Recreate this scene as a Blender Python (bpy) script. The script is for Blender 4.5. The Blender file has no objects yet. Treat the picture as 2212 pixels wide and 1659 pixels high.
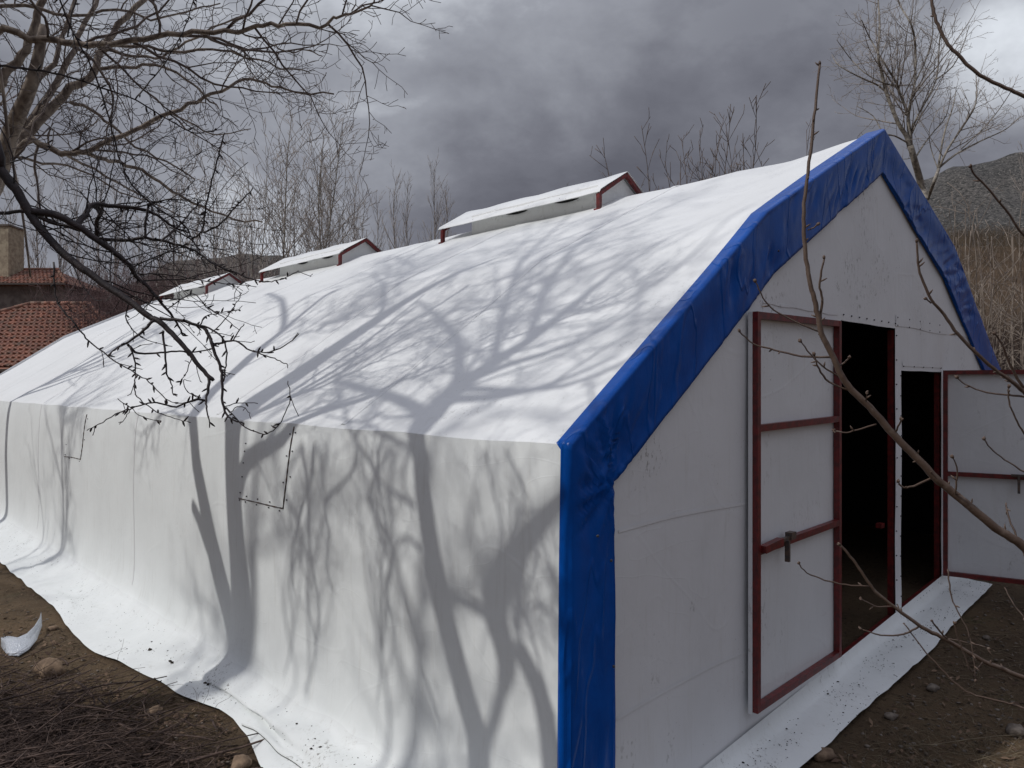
import bpy, math, random
from mathutils import Vector, noise, Matrix
V = Vector
C = bpy.context.scene
COL = C.collection
R = math.radians

# ------------------------------------------------------------------ camera, light, exposure
CAMZ = 2.276
F = 1586.0                       # focal length in pixels of a 2212 px wide picture
cam_d = bpy.data.cameras.new('camera')
cam_d.sensor_width = 36
cam_d.lens = 36 * F / 2212
cam_d.clip_start = 0.05
cam_d.clip_end = 3000
cam = bpy.data.objects.new('camera', cam_d)
COL.objects.link(cam)
cam.location = (0, 0, CAMZ)
cam.rotation_euler = (R(90), 0, 0)
C.camera = cam

C.view_settings.view_transform = 'Standard'
C.view_settings.look = 'None'
C.view_settings.gamma = 1
C.view_settings.exposure = 0

D1 = V((-.7016, .7128, 0))       # along the tent
D2 = V((.713, .702, 0))          # across the tent
C0 = V((.237, 3.35, 0))          # near corner of the tent
PHI = R(25)
EL = R(43)
H = (D2 * math.cos(PHI) - D1 * math.sin(PHI)).normalized()     # horizontal direction in which light travels
TRAVEL = V((H.x * math.cos(EL), H.y * math.cos(EL), -math.sin(EL)))
sun_d = bpy.data.lights.new('sun', 'SUN')
sun_d.energy = 2.2
sun_d.angle = R(.9)
sun_d.color = (1, .975, .945)
sun = bpy.data.objects.new('sun', sun_d)
COL.objects.link(sun)
sun.rotation_euler = TRAVEL.to_track_quat('-Z', 'Y').to_euler()

world = bpy.data.worlds.new('World')
C.world = world
world.use_nodes = True


class NG:
    """small helper to write node graphs"""
    def __init__(s, nt):
        s.t = nt
        s.n = nt.nodes
        s.l = nt.links

    def new(s, kind, **kw):
        nd = s.n.new(kind)
        for k, v in kw.items():
            setattr(nd, k, v)
        return nd

    def put(s, sock, v):
        if v is None:
            return
        if hasattr(v, 'is_output'):
            s.l.new(v, sock)
        else:
            if sock.type == 'RGBA' and len(v) == 3:
                v = (*v, 1)
            sock.default_value = v

    def math(s, op, a, b=None, c=None, clamp=False):
        nd = s.new('ShaderNodeMath', operation=op, use_clamp=clamp)
        s.put(nd.inputs[0], a)
        s.put(nd.inputs[1], b)
        s.put(nd.inputs[2], c)
        return nd.outputs[0]

    def vmath(s, op, a, b=None):
        nd = s.new('ShaderNodeVectorMath', operation=op)
        s.put(nd.inputs[0], a)
        s.put(nd.inputs[1], b)
        return nd.outputs['Value'] if op in ('DOT_PRODUCT', 'LENGTH') else nd.outputs[0]

    def noise(s, vec, scale, detail=5, rough=.55, dist=0):
        nd = s.new('ShaderNodeTexNoise')
        s.put(nd.inputs['Vector'], vec)
        nd.inputs['Scale'].default_value = scale
        nd.inputs['Detail'].default_value = detail
        nd.inputs['Roughness'].default_value = rough
        nd.inputs['Distortion'].default_value = dist
        return nd.outputs[0]

    def ramp(s, v, a, b, lo=0., hi=1., smooth=True):
        nd = s.new('ShaderNodeMapRange', interpolation_type='SMOOTHSTEP' if smooth else 'LINEAR')
        s.put(nd.inputs[0], v)
        for i, x in enumerate((a, b, lo, hi)):
            nd.inputs[i + 1].default_value = x
        return nd.outputs[0]

    def mix(s, f, a, b, blend='MIX'):
        nd = s.new('ShaderNodeMix', data_type='RGBA', blend_type=blend)
        s.put(nd.inputs[0], f)
        s.put(nd.inputs[6], a)
        s.put(nd.inputs[7], b)
        return nd.outputs[2]

    def mapping(s, vec, scale=(1, 1, 1), rot=(0, 0, 0)):
        nd = s.new('ShaderNodeMapping')
        s.put(nd.inputs[0], vec)
        nd.inputs['Scale'].default_value = scale
        nd.inputs['Rotation'].default_value = rot
        return nd.outputs[0]

    def bump(s, h, strength, dist, normal=None):
        nd = s.new('ShaderNodeBump')
        nd.inputs['Strength'].default_value = strength
        nd.inputs['Distance'].default_value = dist
        s.put(nd.inputs['Height'], h)
        s.put(nd.inputs['Normal'], normal)
        return nd.outputs[0]


def build_world():
    g = NG(world.node_tree)
    for nd in list(g.n):
        g.n.remove(nd)
    sky = g.new('ShaderNodeTexSky', sky_type='NISHITA')
    sky.sun_disc = False
    sky.sun_elevation = EL
    sky.sun_rotation = math.atan2(-H.x, -H.y)
    sky.air_density = 1.0
    sky.dust_density = 1.0
    d = g.new('ShaderNodeTexCoord').outputs['Generated']
    sep = g.new('ShaderNodeSeparateXYZ')
    g.l.new(d, sep.inputs[0])
    z = sep.outputs[2]
    # cloud deck: project the direction on a plane so that the clouds flatten towards the horizon
    zz = g.math('ADD', g.math('MAXIMUM', z, 0.0), .75)
    pl = g.vmath('DIVIDE', d, None)
    cmb = g.new('ShaderNodeCombineXYZ')
    for i in range(3):
        g.l.new(zz, cmb.inputs[i])
    g.l.new(cmb.outputs[0], pl.node.inputs[1])
    big = g.noise(pl, 2.3, 2, .5, 0)
    mid = g.noise(g.mapping(pl, (1.0, 1.1, 1.3)), 5.2, 6, .58, .1)
    fine = g.noise(pl, 17, 4, .55, .4)
    b = g.math('ADD', g.math('MULTIPLY', big, .6), g.math('ADD', g.math('MULTIPLY', mid, .58), g.math('MULTIPLY', fine, .035)))
    b = g.ramp(b, .44, .76, .04, .66, False)

    def blob(u, v, w, amount):
        dv = V(((u - 1106) / F, 1, (829.5 - v) / F)).normalized()
        dt = g.vmath('DOT_PRODUCT', d, tuple(dv))
        return g.ramp(dt, math.cos(w / F), 1.0, 0, amount)
    tot = b
    for u, v, w, a in ((1500, 400, 800, -.22), (1250, 330, 500, -.06), (1180, 130, 460, .16), (350, 420, 1000, .12), (60, 560, 500, .04),
                       (2190, 130, 150, .5), (2080, 250, 420, .10), (730, 60, 350, .02), (700, 640, 250, .08), (1640, 130, 300, -.10)):
        tot = g.math('ADD', tot, blob(u, v, w, a))
    tot = g.math('MAXIMUM', tot, 0.0, clamp=True)
    cloud = g.new('ShaderNodeValToRGB')
    g.l.new(tot, cloud.inputs[0])
    cr = cloud.color_ramp
    cr.elements[0].position = 0
    cr.elements[0].color = (.118, .122, .150, 1)
    cr.elements[1].position = 1
    cr.elements[1].color = (.72, .76, .82, 1)
    e = cr.elements.new(.30)
    e.color = (.185, .192, .228, 1)
    e = cr.elements.new(.62)
    e.color = (.31, .325, .37, 1)
    # thinner, brighter cloud high overhead
    over = g.ramp(z, .42, .85, 1.0, 3.2)
    cc = g.mix(1.0, cloud.outputs[0], over, 'MULTIPLY')
    skyc = g.mix(1.0, sky.outputs[0], (.10, .10, .10), 'MULTIPLY')
    gap = g.ramp(mid, .62, .8, 0, 1)
    gap = g.math('MULTIPLY', gap, g.ramp(z, .5, .8, 0, .5))
    col = g.mix(gap, cc, skyc)
    bg = g.new('ShaderNodeBackground')
    g.l.new(col, bg.inputs[0])
    bg.inputs[1].default_value = 1.0
    out = g.new('ShaderNodeOutputWorld')
    g.l.new(bg.outputs[0], out.inputs[0])


build_world()
C.cycles.max_bounces = 6

# ------------------------------------------------------------------ helpers


def P(u, v, Y):
    return V(((u - 1106) / F * Y, Y, CAMZ + (829.5 - v) / F * Y))


def T(s, t, z):
    p = C0 + D1 * s + D2 * t
    return V((p.x, p.y, z))


def nz(x, y, z=0.):
    return noise.noise(V((x, y, z)))


def lerp(a, b, f):
    return a + (b - a) * f


def interp(tab, x):
    if x <= tab[0][0]:
        return tab[0][1]
    for (a, p), (b, q) in zip(tab, tab[1:]):
        if x <= b:
            return lerp(p, q, (x - a) / (b - a))
    return tab[-1][1]


def smooth(a, b, x):
    x = min(1, max(0, (x - a) / (b - a)))
    return x * x * (3 - 2 * x)


class MB:
    """mesh builder in world coordinates"""
    def __init__(s):
        s.v = []
        s.f = []
        s.mi = []

    def face(s, idx, m=0):
        s.f.append(idx)
        s.mi.append(m)

    def poly(s, pts, m=0):
        k = len(s.v)
        s.v.extend(pts)
        s.face(tuple(range(k, k + len(pts))), m)

    def grid(s, rows, m=0, flip=False):
        k = len(s.v)
        n = len(rows[0])
        for r in rows:
            s.v.extend(r)
        for i in range(len(rows) - 1):
            for j in range(n - 1):
                a = k + i * n + j
                q = (a, a + 1, a + n + 1, a + n)
                s.face(q[::-1] if flip else q, m)

    def box(s, o, ax, ay, az, m=0):
        """box from corner o along three edge vectors"""
        k = len(s.v)
        for a in (0, 1):
            for b in (0, 1):
                for c in (0, 1):
                    s.v.append(o + ax * a + ay * b + az * c)
        for q in ((0, 1, 3, 2), (4, 6, 7, 5), (0, 4, 5, 1), (2, 3, 7, 6), (0, 2, 6, 4), (1, 5, 7, 3)):
            s.face(tuple(k + i for i in q), m)

    def bar(s, a, b, w, h, up=V((0, 0, 1)), m=0):
        """square tube from a to b"""
        d = (b - a).normalized()
        x = d.cross(up)
        if x.length < 1e-4:
            x = d.cross(V((1, 0, 0)))
        x.normalize()
        y = x.cross(d).normalized()
        s.box(a - x * w / 2 - y * h / 2, x * w, y * h, b - a, m)

    def tube(s, pts, rad, n=5, m=0, cap=True):
        k0 = len(s.v)
        d = None
        x = None
        for i, p in enumerate(pts):
            if i < len(pts) - 1:
                d = pts[i + 1] - p
                if i > 0:
                    d = d.normalized() + (p - pts[i - 1]).normalized()
            else:
                d = p - pts[i - 1]
            if d.length < 1e-9:
                d = V((0, 0, 1))
            d.normalize()
            if x is None:
                x = d.orthogonal().normalized()
            else:
                x = x - d * x.dot(d)
                if x.length < 1e-5:
                    x = d.orthogonal()
                x.normalize()
            y = d.cross(x)
            r = rad[i]
            for j in range(n):
                a = 6.28318 * j / n
                s.v.append(p + x * (r * math.cos(a)) + y * (r * math.sin(a)))
        for i in range(len(pts) - 1):
            for j in range(n):
                a = k0 + i * n + j
                b = k0 + i * n + (j + 1) % n
                s.face((a, b, b + n, a + n), m)
        if cap:
            e = k0 + (len(pts) - 1) * n
            s.face(tuple(range(e, e + n)), m)
            s.face(tuple(range(k0 + n - 1, k0 - 1, -1)), m)

    def rock(s, c, rx, ry, rz, rng, m=0, sub=1, rough=.25, rot=0):
        pts, fcs = ICO[sub]
        k = len(s.v)
        o = V((rng.random() * 99, rng.random() * 99, rng.random() * 99))
        ca, sa = math.cos(rot), math.sin(rot)
        for p in pts:
            d = 1 + rough * 2 * noise.noise(p * 1.1 + o) + rough * .6 * noise.noise(p * 3 + o)
            q = V((p.x * rx, p.y * ry, p.z * rz)) * d
            s.v.append(c + V((q.x * ca - q.y * sa, q.x * sa + q.y * ca, q.z)))
        for f in fcs:
            s.face(tuple(k + i for i in f), m)

    def build(s, name, mats, parent=None, loc=None, shade=True):
        if not isinstance(mats, (list, tuple)):
            mats = [mats]
        base = loc if loc is not None else (wloc(parent) if parent is not None else V((0, 0, 0)))
        me = bpy.data.meshes.new(name)
        me.from_pydata([(p.x - base.x, p.y - base.y, p.z - base.z) for p in s.v], [], s.f)
        for mt in mats:
            me.materials.append(mt)
        if len(mats) > 1:
            me.polygons.foreach_set('material_index', s.mi)
        if shade:
            me.polygons.foreach_set('use_smooth', [True] * len(me.polygons))
        me.update()
        o = bpy.data.objects.new(name, me)
        COL.objects.link(o)
        if parent is not None:
            o.parent = parent
        elif loc is not None:
            o.location = loc
        return o


def wloc(o):
    l = V((0, 0, 0))
    while o is not None:
        l = l + o.location
        o = o.parent
    return l


def make_ico():
    import bmesh
    out = {}
    for k in (1, 2, 3):
        bm = bmesh.new()
        bmesh.ops.create_icosphere(bm, subdivisions=k, radius=1)
        bm.verts.ensure_lookup_table()
        out[k] = ([v.co.copy() for v in bm.verts], [tuple(v.index for v in f.verts) for f in bm.faces])
        bm.free()
    return out


ICO = make_ico()


def tag(o, label=None, cat=None, group=None, kind=None):
    if label:
        o['label'] = label
    if cat:
        o['category'] = cat
    if group:
        o['group'] = group
    if kind:
        o['kind'] = kind
    return o


def thing(name, loc, label, cat, group=None):
    o = bpy.data.objects.new(name, None)
    o.empty_display_size = .2
    COL.objects.link(o)
    o.location = loc
    return tag(o, label, cat, group)


# ------------------------------------------------------------------ materials
def principled(name):
    m = bpy.data.materials.new(name)
    m.use_nodes = True
    g = NG(m.node_tree)
    b = g.n['Principled BSDF']
    return m, g, b


def simple(name, a, bcol=None, scale=8, rough=.7, bump=0, bscale=60, bdist=.01, spec=.3, stretch=(1, 1, 1), detail=5, lo=.35, hi=.65):
    m, g, b = principled(name)
    co = g.mapping(g.new('ShaderNodeTexCoord').outputs['Object'], stretch)
    if bcol is None:
        bcol = tuple(x * .75 for x in a)
    f = g.ramp(g.noise(co, scale, detail, .6), lo, hi)
    g.put(b.inputs['Base Color'], g.mix(f, a, bcol))
    b.inputs['Roughness'].default_value = rough
    b.inputs['Specular IOR Level'].default_value = spec
    if bump:
        g.put(b.inputs['Normal'], g.bump(g.noise(co, bscale, 5, .6), bump, bdist))
    return m


def fabric(name, dirt=.5, col=(.80, .815, .81), dark_back=True):
    """white coated tarpaulin, inner side coloured dark in place of interior shade, with scuffs and mud specks"""
    m, g, b = principled(name)
    co = g.new('ShaderNodeTexCoord').outputs['Object']
    base = g.mix(g.ramp(g.noise(co, 1.3, 4, .6), .3, .75), col, tuple(c * .93 for c in col))
    # vertical faint run marks
    run = g.ramp(g.noise(g.mapping(co, (9, 9, .7)), 2.5, 5, .7), .52, .72, 0, .2)
    base = g.mix(run, base, (.52, .51, .47))
    # scuff clusters
    mask = g.ramp(g.noise(co, 1.7, 3, .6, .4), .54, .66)
    sc = g.ramp(g.noise(g.mapping(co, (1, 1, .55), (.5, .3, .6)), 38, 5, .72), .54, .64)
    scuff = g.math('MULTIPLY', g.math('MULTIPLY', mask, sc), min(1., .12 + dirt * .75))
    base = g.mix(scuff, base, (.17, .16, .14))
    # small specks
    mask2 = g.ramp(g.noise(co, .9, 2, .6), .5, .65)
    sp = g.ramp(g.noise(co, 60, 2, .5), .70 - .03 * dirt, .74)
    base = g.mix(g.math('MULTIPLY', g.math('MULTIPLY', sp, mask2), min(1, .25 + dirt * .6)), base, (.10, .09, .08))
    if dirt > .8:
        mud = g.ramp(g.noise(co, 6, 7, .75, .6), .56, .74, 0, .5)
        fm = g.ramp(g.noise(co, 60, 4, .7), .45, .6)
        base = g.mix(g.math('MULTIPLY', mud, fm), base, (.20, .16, .11))
    if dark_back:
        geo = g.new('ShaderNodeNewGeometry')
        base = g.mix(geo.outputs['Backfacing'], base, (.035, .036, .04))  # back faces coloured near black to paint the shade inside the tent
    g.put(b.inputs['Base Color'], base)
    b.inputs['Roughness'].default_value = .42
    b.inputs['Specular IOR Level'].default_value = .35
    n1 = g.bump(g.noise(co, 3.1, 4, .5, .5), .35, .02)
    cr = g.noise(g.mapping(co, (1, 1, .35), (.2, 0, .4)), 7, 3, .5, 1.2)
    n2 = g.bump(cr, .22, .012, n1)
    # thin sharp fold lines left from packing
    rid = g.math('ABSOLUTE', g.math('SUBTRACT', g.noise(co, .8, 1, .3, .1), .5))
    rid2 = g.math('ABSOLUTE', g.math('SUBTRACT', g.noise(g.mapping(co, (1, 1, 2.6), (.25, .35, .2)), 1.5, 1, .3, .1), .5))
    n2 = g.bump(g.ramp(rid, 0, .008, 1, 0), .16, .004, n2)
    n2 = g.bump(g.ramp(rid2, 0, .010, 1, 0), .13, .003, n2)
    n3 = g.bump(g.noise(co, 420, 2, .5), .08, .001, n2)
    g.put(b.inputs['Normal'], n3)
    return m


M = {}
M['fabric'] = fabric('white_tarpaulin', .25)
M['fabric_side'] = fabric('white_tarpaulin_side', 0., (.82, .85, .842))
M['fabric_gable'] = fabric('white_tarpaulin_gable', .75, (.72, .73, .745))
M['fabric_ground'] = fabric('muddy_tarpaulin', 1.0, (.785, .812, .805), False)
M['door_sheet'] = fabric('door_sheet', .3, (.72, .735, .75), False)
M['fabric_loose'] = fabric('loose_tarpaulin', .4, (.80, .815, .81), False)
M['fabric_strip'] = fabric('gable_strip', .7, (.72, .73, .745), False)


def blue_mat():
    m, g, b = principled('blue_tarpaulin')
    co = g.new('ShaderNodeTexCoord').outputs['Object']
    f = g.ramp(g.noise(co, 5, 4, .6), .3, .7)
    g.put(b.inputs['Base Color'], g.mix(f, (.0004, .078, .38), (.0004, .060, .30)))
    b.inputs['Roughness'].default_value = .27
    b.inputs['Specular IOR Level'].default_value = .17
    n = g.bump(g.noise(g.mapping(co, (1, 1, .45), (.6, .4, .3)), 9, 4, .55, 1.0), .3, .012)
    rg = g.math('ABSOLUTE', g.math('SUBTRACT', g.noise(g.mapping(co, (1, 1, .35), (.5, .2, .3)), 3.4, 2, .5, .3), .5))
    n = g.bump(g.ramp(rg, 0, .03, 1, 0), .5, .010, n)
    g.put(b.inputs['Normal'], g.bump(g.noise(g.mapping(co, (1, 1, .4), (.7, .5, .2)), 40, 3, .5, .5), .16, .004, n))
    return m


M['blue'] = blue_mat()
M['red'] = simple('red_oxide_paint', (.16, .014, .013), (.075, .012, .012), 22, .42, .25, 90, .002, .5)
M['iron'] = simple('bare_iron', (.05, .045, .045), (.11, .07, .05), 30, .5, .3, 80, .002, .5)
M['rivet'] = simple('rivet_metal', (.12, .12, .13), (.05, .05, .055), 30, .4, 0)
M['dark'] = simple('near_black', (.012, .012, .013), (.02, .02, .02), 9, .9)
M['bark_pale'] = simple('pale_bark', (.27, .225, .185), (.12, .095, .08), 26, .85, .6, 120, .004, .2, (1, 1, .5))
M['bark_twig'] = simple('grey_twig', (.15, .118, .10), (.075, .055, .05), 12, .8)
M['bark_dark'] = simple('dark_plum_bark', (.035, .024, .024), (.016, .012, .013), 40, .6, .6, 150, .003, .35)
M['bark_shoot'] = simple('walnut_shoot_bark', (.105, .070, .052), (.19, .15, .125), 34, .6, .6, 140, .002, .4, (1, 1, .6), 5, .52, .8)
M['bark_red'] = simple('reddish_twig', (.105, .066, .066), (.17, .115, .11), 3, .8)
M['bark_poplar'] = simple('poplar_bark', (.31, .28, .235), (.13, .115, .10), 9, .85, .3, 40, .01)
M['bark_far'] = simple('far_poplar_twig', (.33, .29, .26), (.21, .185, .165), 3, .85)
M['stem_pale'] = simple('pale_sapling_bark', (.27, .225, .185), (.12, .095, .08), 4, .85)
M['stick'] = simple('dead_stick', (.125, .085, .068), (.042, .028, .025), 9, .85, .4, 90, .003)
M['straw'] = simple('dry_straw', (.25, .20, .13), (.13, .10, .065), 9, .8)
M['leaf'] = simple('dead_leaf', (.19, .125, .08), (.07, .042, .03), 7, .8)
M['stone'] = simple('tan_stone', (.25, .175, .115), (.13, .088, .06), 14, .85, .6, 45, .01)
M['stone_grey'] = simple('grey_stone', (.20, .17, .14), (.10, .08, .065), 18, .85, .5, 60, .005)
M['crumb'] = simple('soil_crumb', (.05, .04, .03), (.02, .018, .015), 50, .9)
M['stucco'] = simple('grey_stucco', (.19, .165, .145), (.12, .10, .09), 3, .9, .4, 30, .01)
M['stucco_pale'] = simple('pale_stucco', (.42, .36, .26), (.27, .22, .16), 4, .9, .4, 30, .01)


def tile_mat():
    m, g, b = principled('clay_tile')
    co = g.new('ShaderNodeTexCoord').outputs['Object']
    wn = g.new('ShaderNodeTexWhiteNoise', noise_dimensions='3D')
    sn = g.vmath('SNAP', co, (.22, .7, .19))
    g.l.new(sn, wn.inputs['Vector'])
    a = g.mix(wn.outputs[0], (.34, .145, .09), (.20, .085, .058))
    a = g.mix(g.ramp(g.noise(co, 2.5, 6, .65), .42, .66, 0, .75), a, (.11, .085, .06))
    g.put(b.inputs['Base Color'], a)
    b.inputs['Roughness'].default_value = .75
    return m


M['tile'] = tile_mat()
M['bark_slope'] = simple('slope_twig', (.050, .034, .030), (.028, .019, .018), 1.5, .9)
M['reed'] = simple('reed', (.125, .088, .055), (.075, .055, .036), .8, .9)


def soil_mat():
    m, g, b = principled('bare_soil')
    co = g.new('ShaderNodeTexCoord').outputs['Object']
    n1 = g.ramp(g.noise(co, .8, 6, .62), .3, .72)
    c = g.mix(n1, (.145, .100, .060), (.078, .055, .036))
    c = g.mix(g.ramp(g.noise(co, 9, 6, .7), .48, .70, 0, .8), c, (.12, .088, .054))
    c = g.mix(g.ramp(g.noise(co, 42, 4, .7), .58, .68, 0, .8), c, (.165, .13, .095))
    c = g.mix(g.ramp(g.noise(co, 23, 4, .7), .56, .66, 0, .7), c, (.022, .016, .012))
    # thin moss and weed tint
    c = g.mix(g.ramp(g.noise(co, 1.9, 5, .7), .58, .72, 0, .35), c, (.060, .068, .030))
    # farther away the field is brown stubble
    dist = g.vmath('LENGTH', co)
    c = g.mix(g.ramp(dist, 14, 40, 0, .8), c, g.mix(g.ramp(g.noise(co, .5, 6, .7), .3, .7), (.13, .088, .060), (.085, .062, .045)))
    g.put(b.inputs['Base Color'], c)
    b.inputs['Roughness'].default_value = .95
    b.inputs['Specular IOR Level'].default_value = .15
    n = g.bump(g.noise(co, 14, 8, .72), 1.0, .035)
    g.put(b.inputs['Normal'], g.bump(g.noise(co, 70, 5, .7), .9, .010, n))
    return m


M['soil'] = soil_mat()


def hill_mat():
    m, g, b = principled('scrub_hill')
    co = g.new('ShaderNodeTexCoord').outputs['Object']
    c = g.mix(g.ramp(g.noise(co, .03, 6, .6), .3, .7), (.10, .092, .085), (.062, .060, .058))
    c = g.mix(g.ramp(g.noise(co, .55, 5, .7), .49, .56, 0, .9), c, (.022, .023, .021))
    c = g.mix(g.ramp(g.noise(co, .9, 3, .6), .56, .64, 0, .6), c, (.24, .225, .20))
    g.put(b.inputs['Base Color'], c)
    b.inputs['Roughness'].default_value = 1
    g.put(b.inputs['Normal'], g.bump(g.noise(co, .2, 6, .7), 1.0, 2.5))
    return m


M['hill'] = hill_mat()

# ------------------------------------------------------------------ ground
def stc(x, y):
    d = V((x, y, 0)) - C0
    return d.dot(D1), d.dot(D2)


def ground_z(x, y):
    s, t = stc(x, y)
    tt = max(-8, min(12, t))
    z = -.05 - .085 * smooth(0, .6, tt) + (.0593 * tt if tt > 0 else .028 * tt)
    near = 1 - smooth(10, 30, math.hypot(x, y))
    inside = 0 < t < 7.9 and s > -.5
    amp = .35 if (-.7 < t < 8.2 and s > -.6) else 1
    z += near * amp * (.05 * nz(x * .9, y * .9, 3) + .028 * nz(x * 3.1, y * 3.1, 7) + .014 * nz(x * 9, y * 9, 1))
    # brown slope rising behind the tent on the right
    r = smooth(12, 62, y) * smooth(0, 26, x + (y - 12) * .25)
    z += 12.5 * r * (1 + .12 * nz(x * .05, y * .05))
    d = math.hypot(x, y)
    z += smooth(60, 400, d) * (8 + 10 * nz(x * .008, y * .008))
    return z


def build_ground():
    n = 340
    k = 6.2
    def warp(i):
        a = (i / (n - 1)) * 2 - 1
        return math.sinh(a * k) / math.sinh(k) * 900
    m = MB()
    rows = []
    for i in range(n):
        y = 4.6 + warp(i)
        rows.append([V((1.0 + warp(j), y, ground_z(1.0 + warp(j), y))) for j in range(n)])
    m.grid(rows)
    tag(m.build('ground', M['soil']), kind='structure')


build_ground()


def hill(name, crest, Y, depth, base=-4):
    """crest: list of (u, v) of the skyline at distance Y"""
    m = MB()
    us = [crest[0][0] + (crest[-1][0] - crest[0][0]) * i / 120 for i in range(121)]
    rows = []
    for j in range(41):
        f = j / 40
        row = []
        for u in us:
            yc = Y
            h = P(u, interp(crest, u), Y).z
            x = (u - 1106) / F * Y
            # front slope f<.6, back slope beyond
            if f < .6:
                g = f / .6
                y = yc - depth * (1 - g)
                z = base + (h - base) * (g ** .9)
            else:
                g = (f - .6) / .4
                y = yc + depth * g
                z = h + (base - h) * g
            xx = x
            rg = nz(xx * .02, y * .02, 5) * 6 + nz(xx * .07, y * .07, 2) * 2.2
            row.append(V((xx, y, z + rg * math.sin(math.pi * min(1, f * .833)) * .9)))
        rows.append(row)
    m.grid(rows)
    tag(m.build(name, M['hill']), kind='structure')


hill('hill', [(1500, 640), (1850, 460), (1960, 405), (2060, 362), (2200, 328), (2350, 318), (2700, 360), (3100, 500)], 420, 170, 8)
hill('hill', [(-900, 720), (-200, 690), (100, 660), (290, 610), (370, 556), (520, 549), (640, 565), (900, 640), (1200, 700)], 380, 120, 6)

# ------------------------------------------------------------------ the tent
SLEN = 16.6
EZ = 2.0
SH = .0593
RIDGE_T = 3.96
TOP = [(0., 2.0), (1.88, 3.36), (3.96, 4.385), (5.95, 3.68), (7.91, 2.46)]


def roof_z(t, s=5.):
    z = interp(TOP, t)
    # the roof is slightly lower than the gable arch
    return z - .05 * smooth(.1, .9, s) * smooth(0, 1.2, t) * (1 - smooth(6.8, 7.9, t))


def gz(x):        # threshold height along the gable
    return SH * x


tent = thing('storage_tent', T(0, 0, 0), 'long white tarpaulin tent with blue edged gable and two open doors', 'tent')


def build_roof():
    m = MB()
    ts = []
    for (a, _), (b, _) in zip(TOP, TOP[1:]):
        k = 16
        ts += [lerp(a, b, i / k) for i in range(k)]
    ts.append(TOP[-1][0])
    rows = []
    ns = 220
    for i in range(ns + 1):
        s = SLEN * (i / ns)
        row = []
        for t in ts:
            z = roof_z(t, s)
            # soften the crease
            z = .5 * z + .25 * roof_z(max(0, t - .09), s) + .25 * roof_z(min(7.91, t + .09), s) if .1 < t < 7.8 else z
            edge = smooth(0, .5, t) * (1 - smooth(7.4, 7.9, t)) * smooth(0, .6, s)
            bay = abs(math.sin(math.pi * s / 1.27))
            z -= edge * (.014 * bay ** .6 + .012 * nz(s * .8, t * 1.1, 4) + .006 * nz(s * 2.3, t * 2.3 + s * 1.2, 9))
            z -= (1 - edge) * .010 * bay * smooth(0, .6, s) * (1 if t < 1 else 0)
            row.append(T(s, t, z))
        rows.append(row)
    m.grid(rows)
    return m.build('roof_cover', M['fabric'], tent)


build_roof()
for sx in (1.9, 3.85, 5.8, 7.75, 9.7, 11.65, 13.6):
    m = MB()
    tt = [.03 + 3.9 * i / 70 for i in range(71)]
    def rz(s_, t_):
        edge = smooth(0, .5, t_) * smooth(0, .6, s_)
        bay = abs(math.sin(math.pi * s_ / 1.27))
        z = roof_z(t_, s_)
        z = .5 * z + .25 * roof_z(max(0, t_ - .09), s_) + .25 * roof_z(t_ + .09, s_) if t_ > .1 else z
        return z - edge * (.014 * bay ** .6 + .012 * nz(s_ * .8, t_ * 1.1, 4) + .006 * nz(s_ * 2.3, t_ * 2.3 + s_ * 1.2, 9)) - (1 - edge) * .010 * bay * smooth(0, .6, s_) * (1 if t_ < 1 else 0)
    m.grid([[T(sx + d, t_, rz(sx + d, t_) + h_) for t_ in tt] for d, h_ in ((0, .001), (.004, .006), (.045, .006), (.049, .001))])
    m.build('welded_seam', M['fabric_loose'], tent)

# outer edge of the flap that lies on the ground beside the long wall, traced (u, v) -> (s, outward distance)
FLAP_Z = -.02
def flap_pt(u, v, z=FLAP_Z):
    Y = (CAMZ - z) * F / (v - 829.5)
    p = V(((u - 1106) / F * Y, Y, 0)) - C0
    return p.dot(D1), -p.dot(D2)


edge_px = [(561, 1644), (534, 1579), (505, 1545), (473, 1526), (401, 1499), (362, 1476), (298, 1444), (248, 1419), (206, 1404), (180, 1385), (153, 1358), (130, 1325),
           (111, 1301), (80, 1277), (53, 1255), (25, 1232), (0, 1209)]
tabW = sorted(flap_pt(u, v) for u, v in edge_px)
tabW = [(-1., .62), (.3, .62), (1.0, .6), (1.6, .55)] + [q for q in tabW if q[0] > 1.75] + [(10.5, .5), (12, .55), (17, .5)]


def side_point(s, k):
    """k in 0..1 flap from outer edge to the foot, 1..2 up the wall; returns (outward, z)"""
    w = interp(tabW, s)
    g = -.03 + .012 * nz(s * 2.1, 0, 5)
    near = 1 - smooth(.8, 3.5, s)
    ctl = [(w, g - .012 - .01 * near), (w * .82, g + .016), (w * .62, g + .035), (.24 + .05 * near, g + .07 + .02 * near), (.15, .095), (.095, .15), (.065, .24), (.05, .42),
           (.05, .75), (.055, 1.15), (.045, 1.5), (.026, 1.8), (0.0, 2.0)]
    q = k / 2 * (len(ctl) - 1)
    i = min(len(ctl) - 2, int(q))
    f = q - i
    p0 = ctl[max(0, i - 1)]
    p1, p2 = ctl[i], ctl[i + 1]
    p3 = ctl[min(len(ctl) - 1, i + 2)]
    def cr(a, b, c, d):
        return .5 * (2 * b + (c - a) * f + (2 * a - 5 * b + 4 * c - d) * f * f + (3 * b - a - 3 * c + d) * f ** 3)
    return cr(p0[0], p1[0], p2[0], p3[0]), cr(p0[1], p1[1], p2[1], p3[1])


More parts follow.
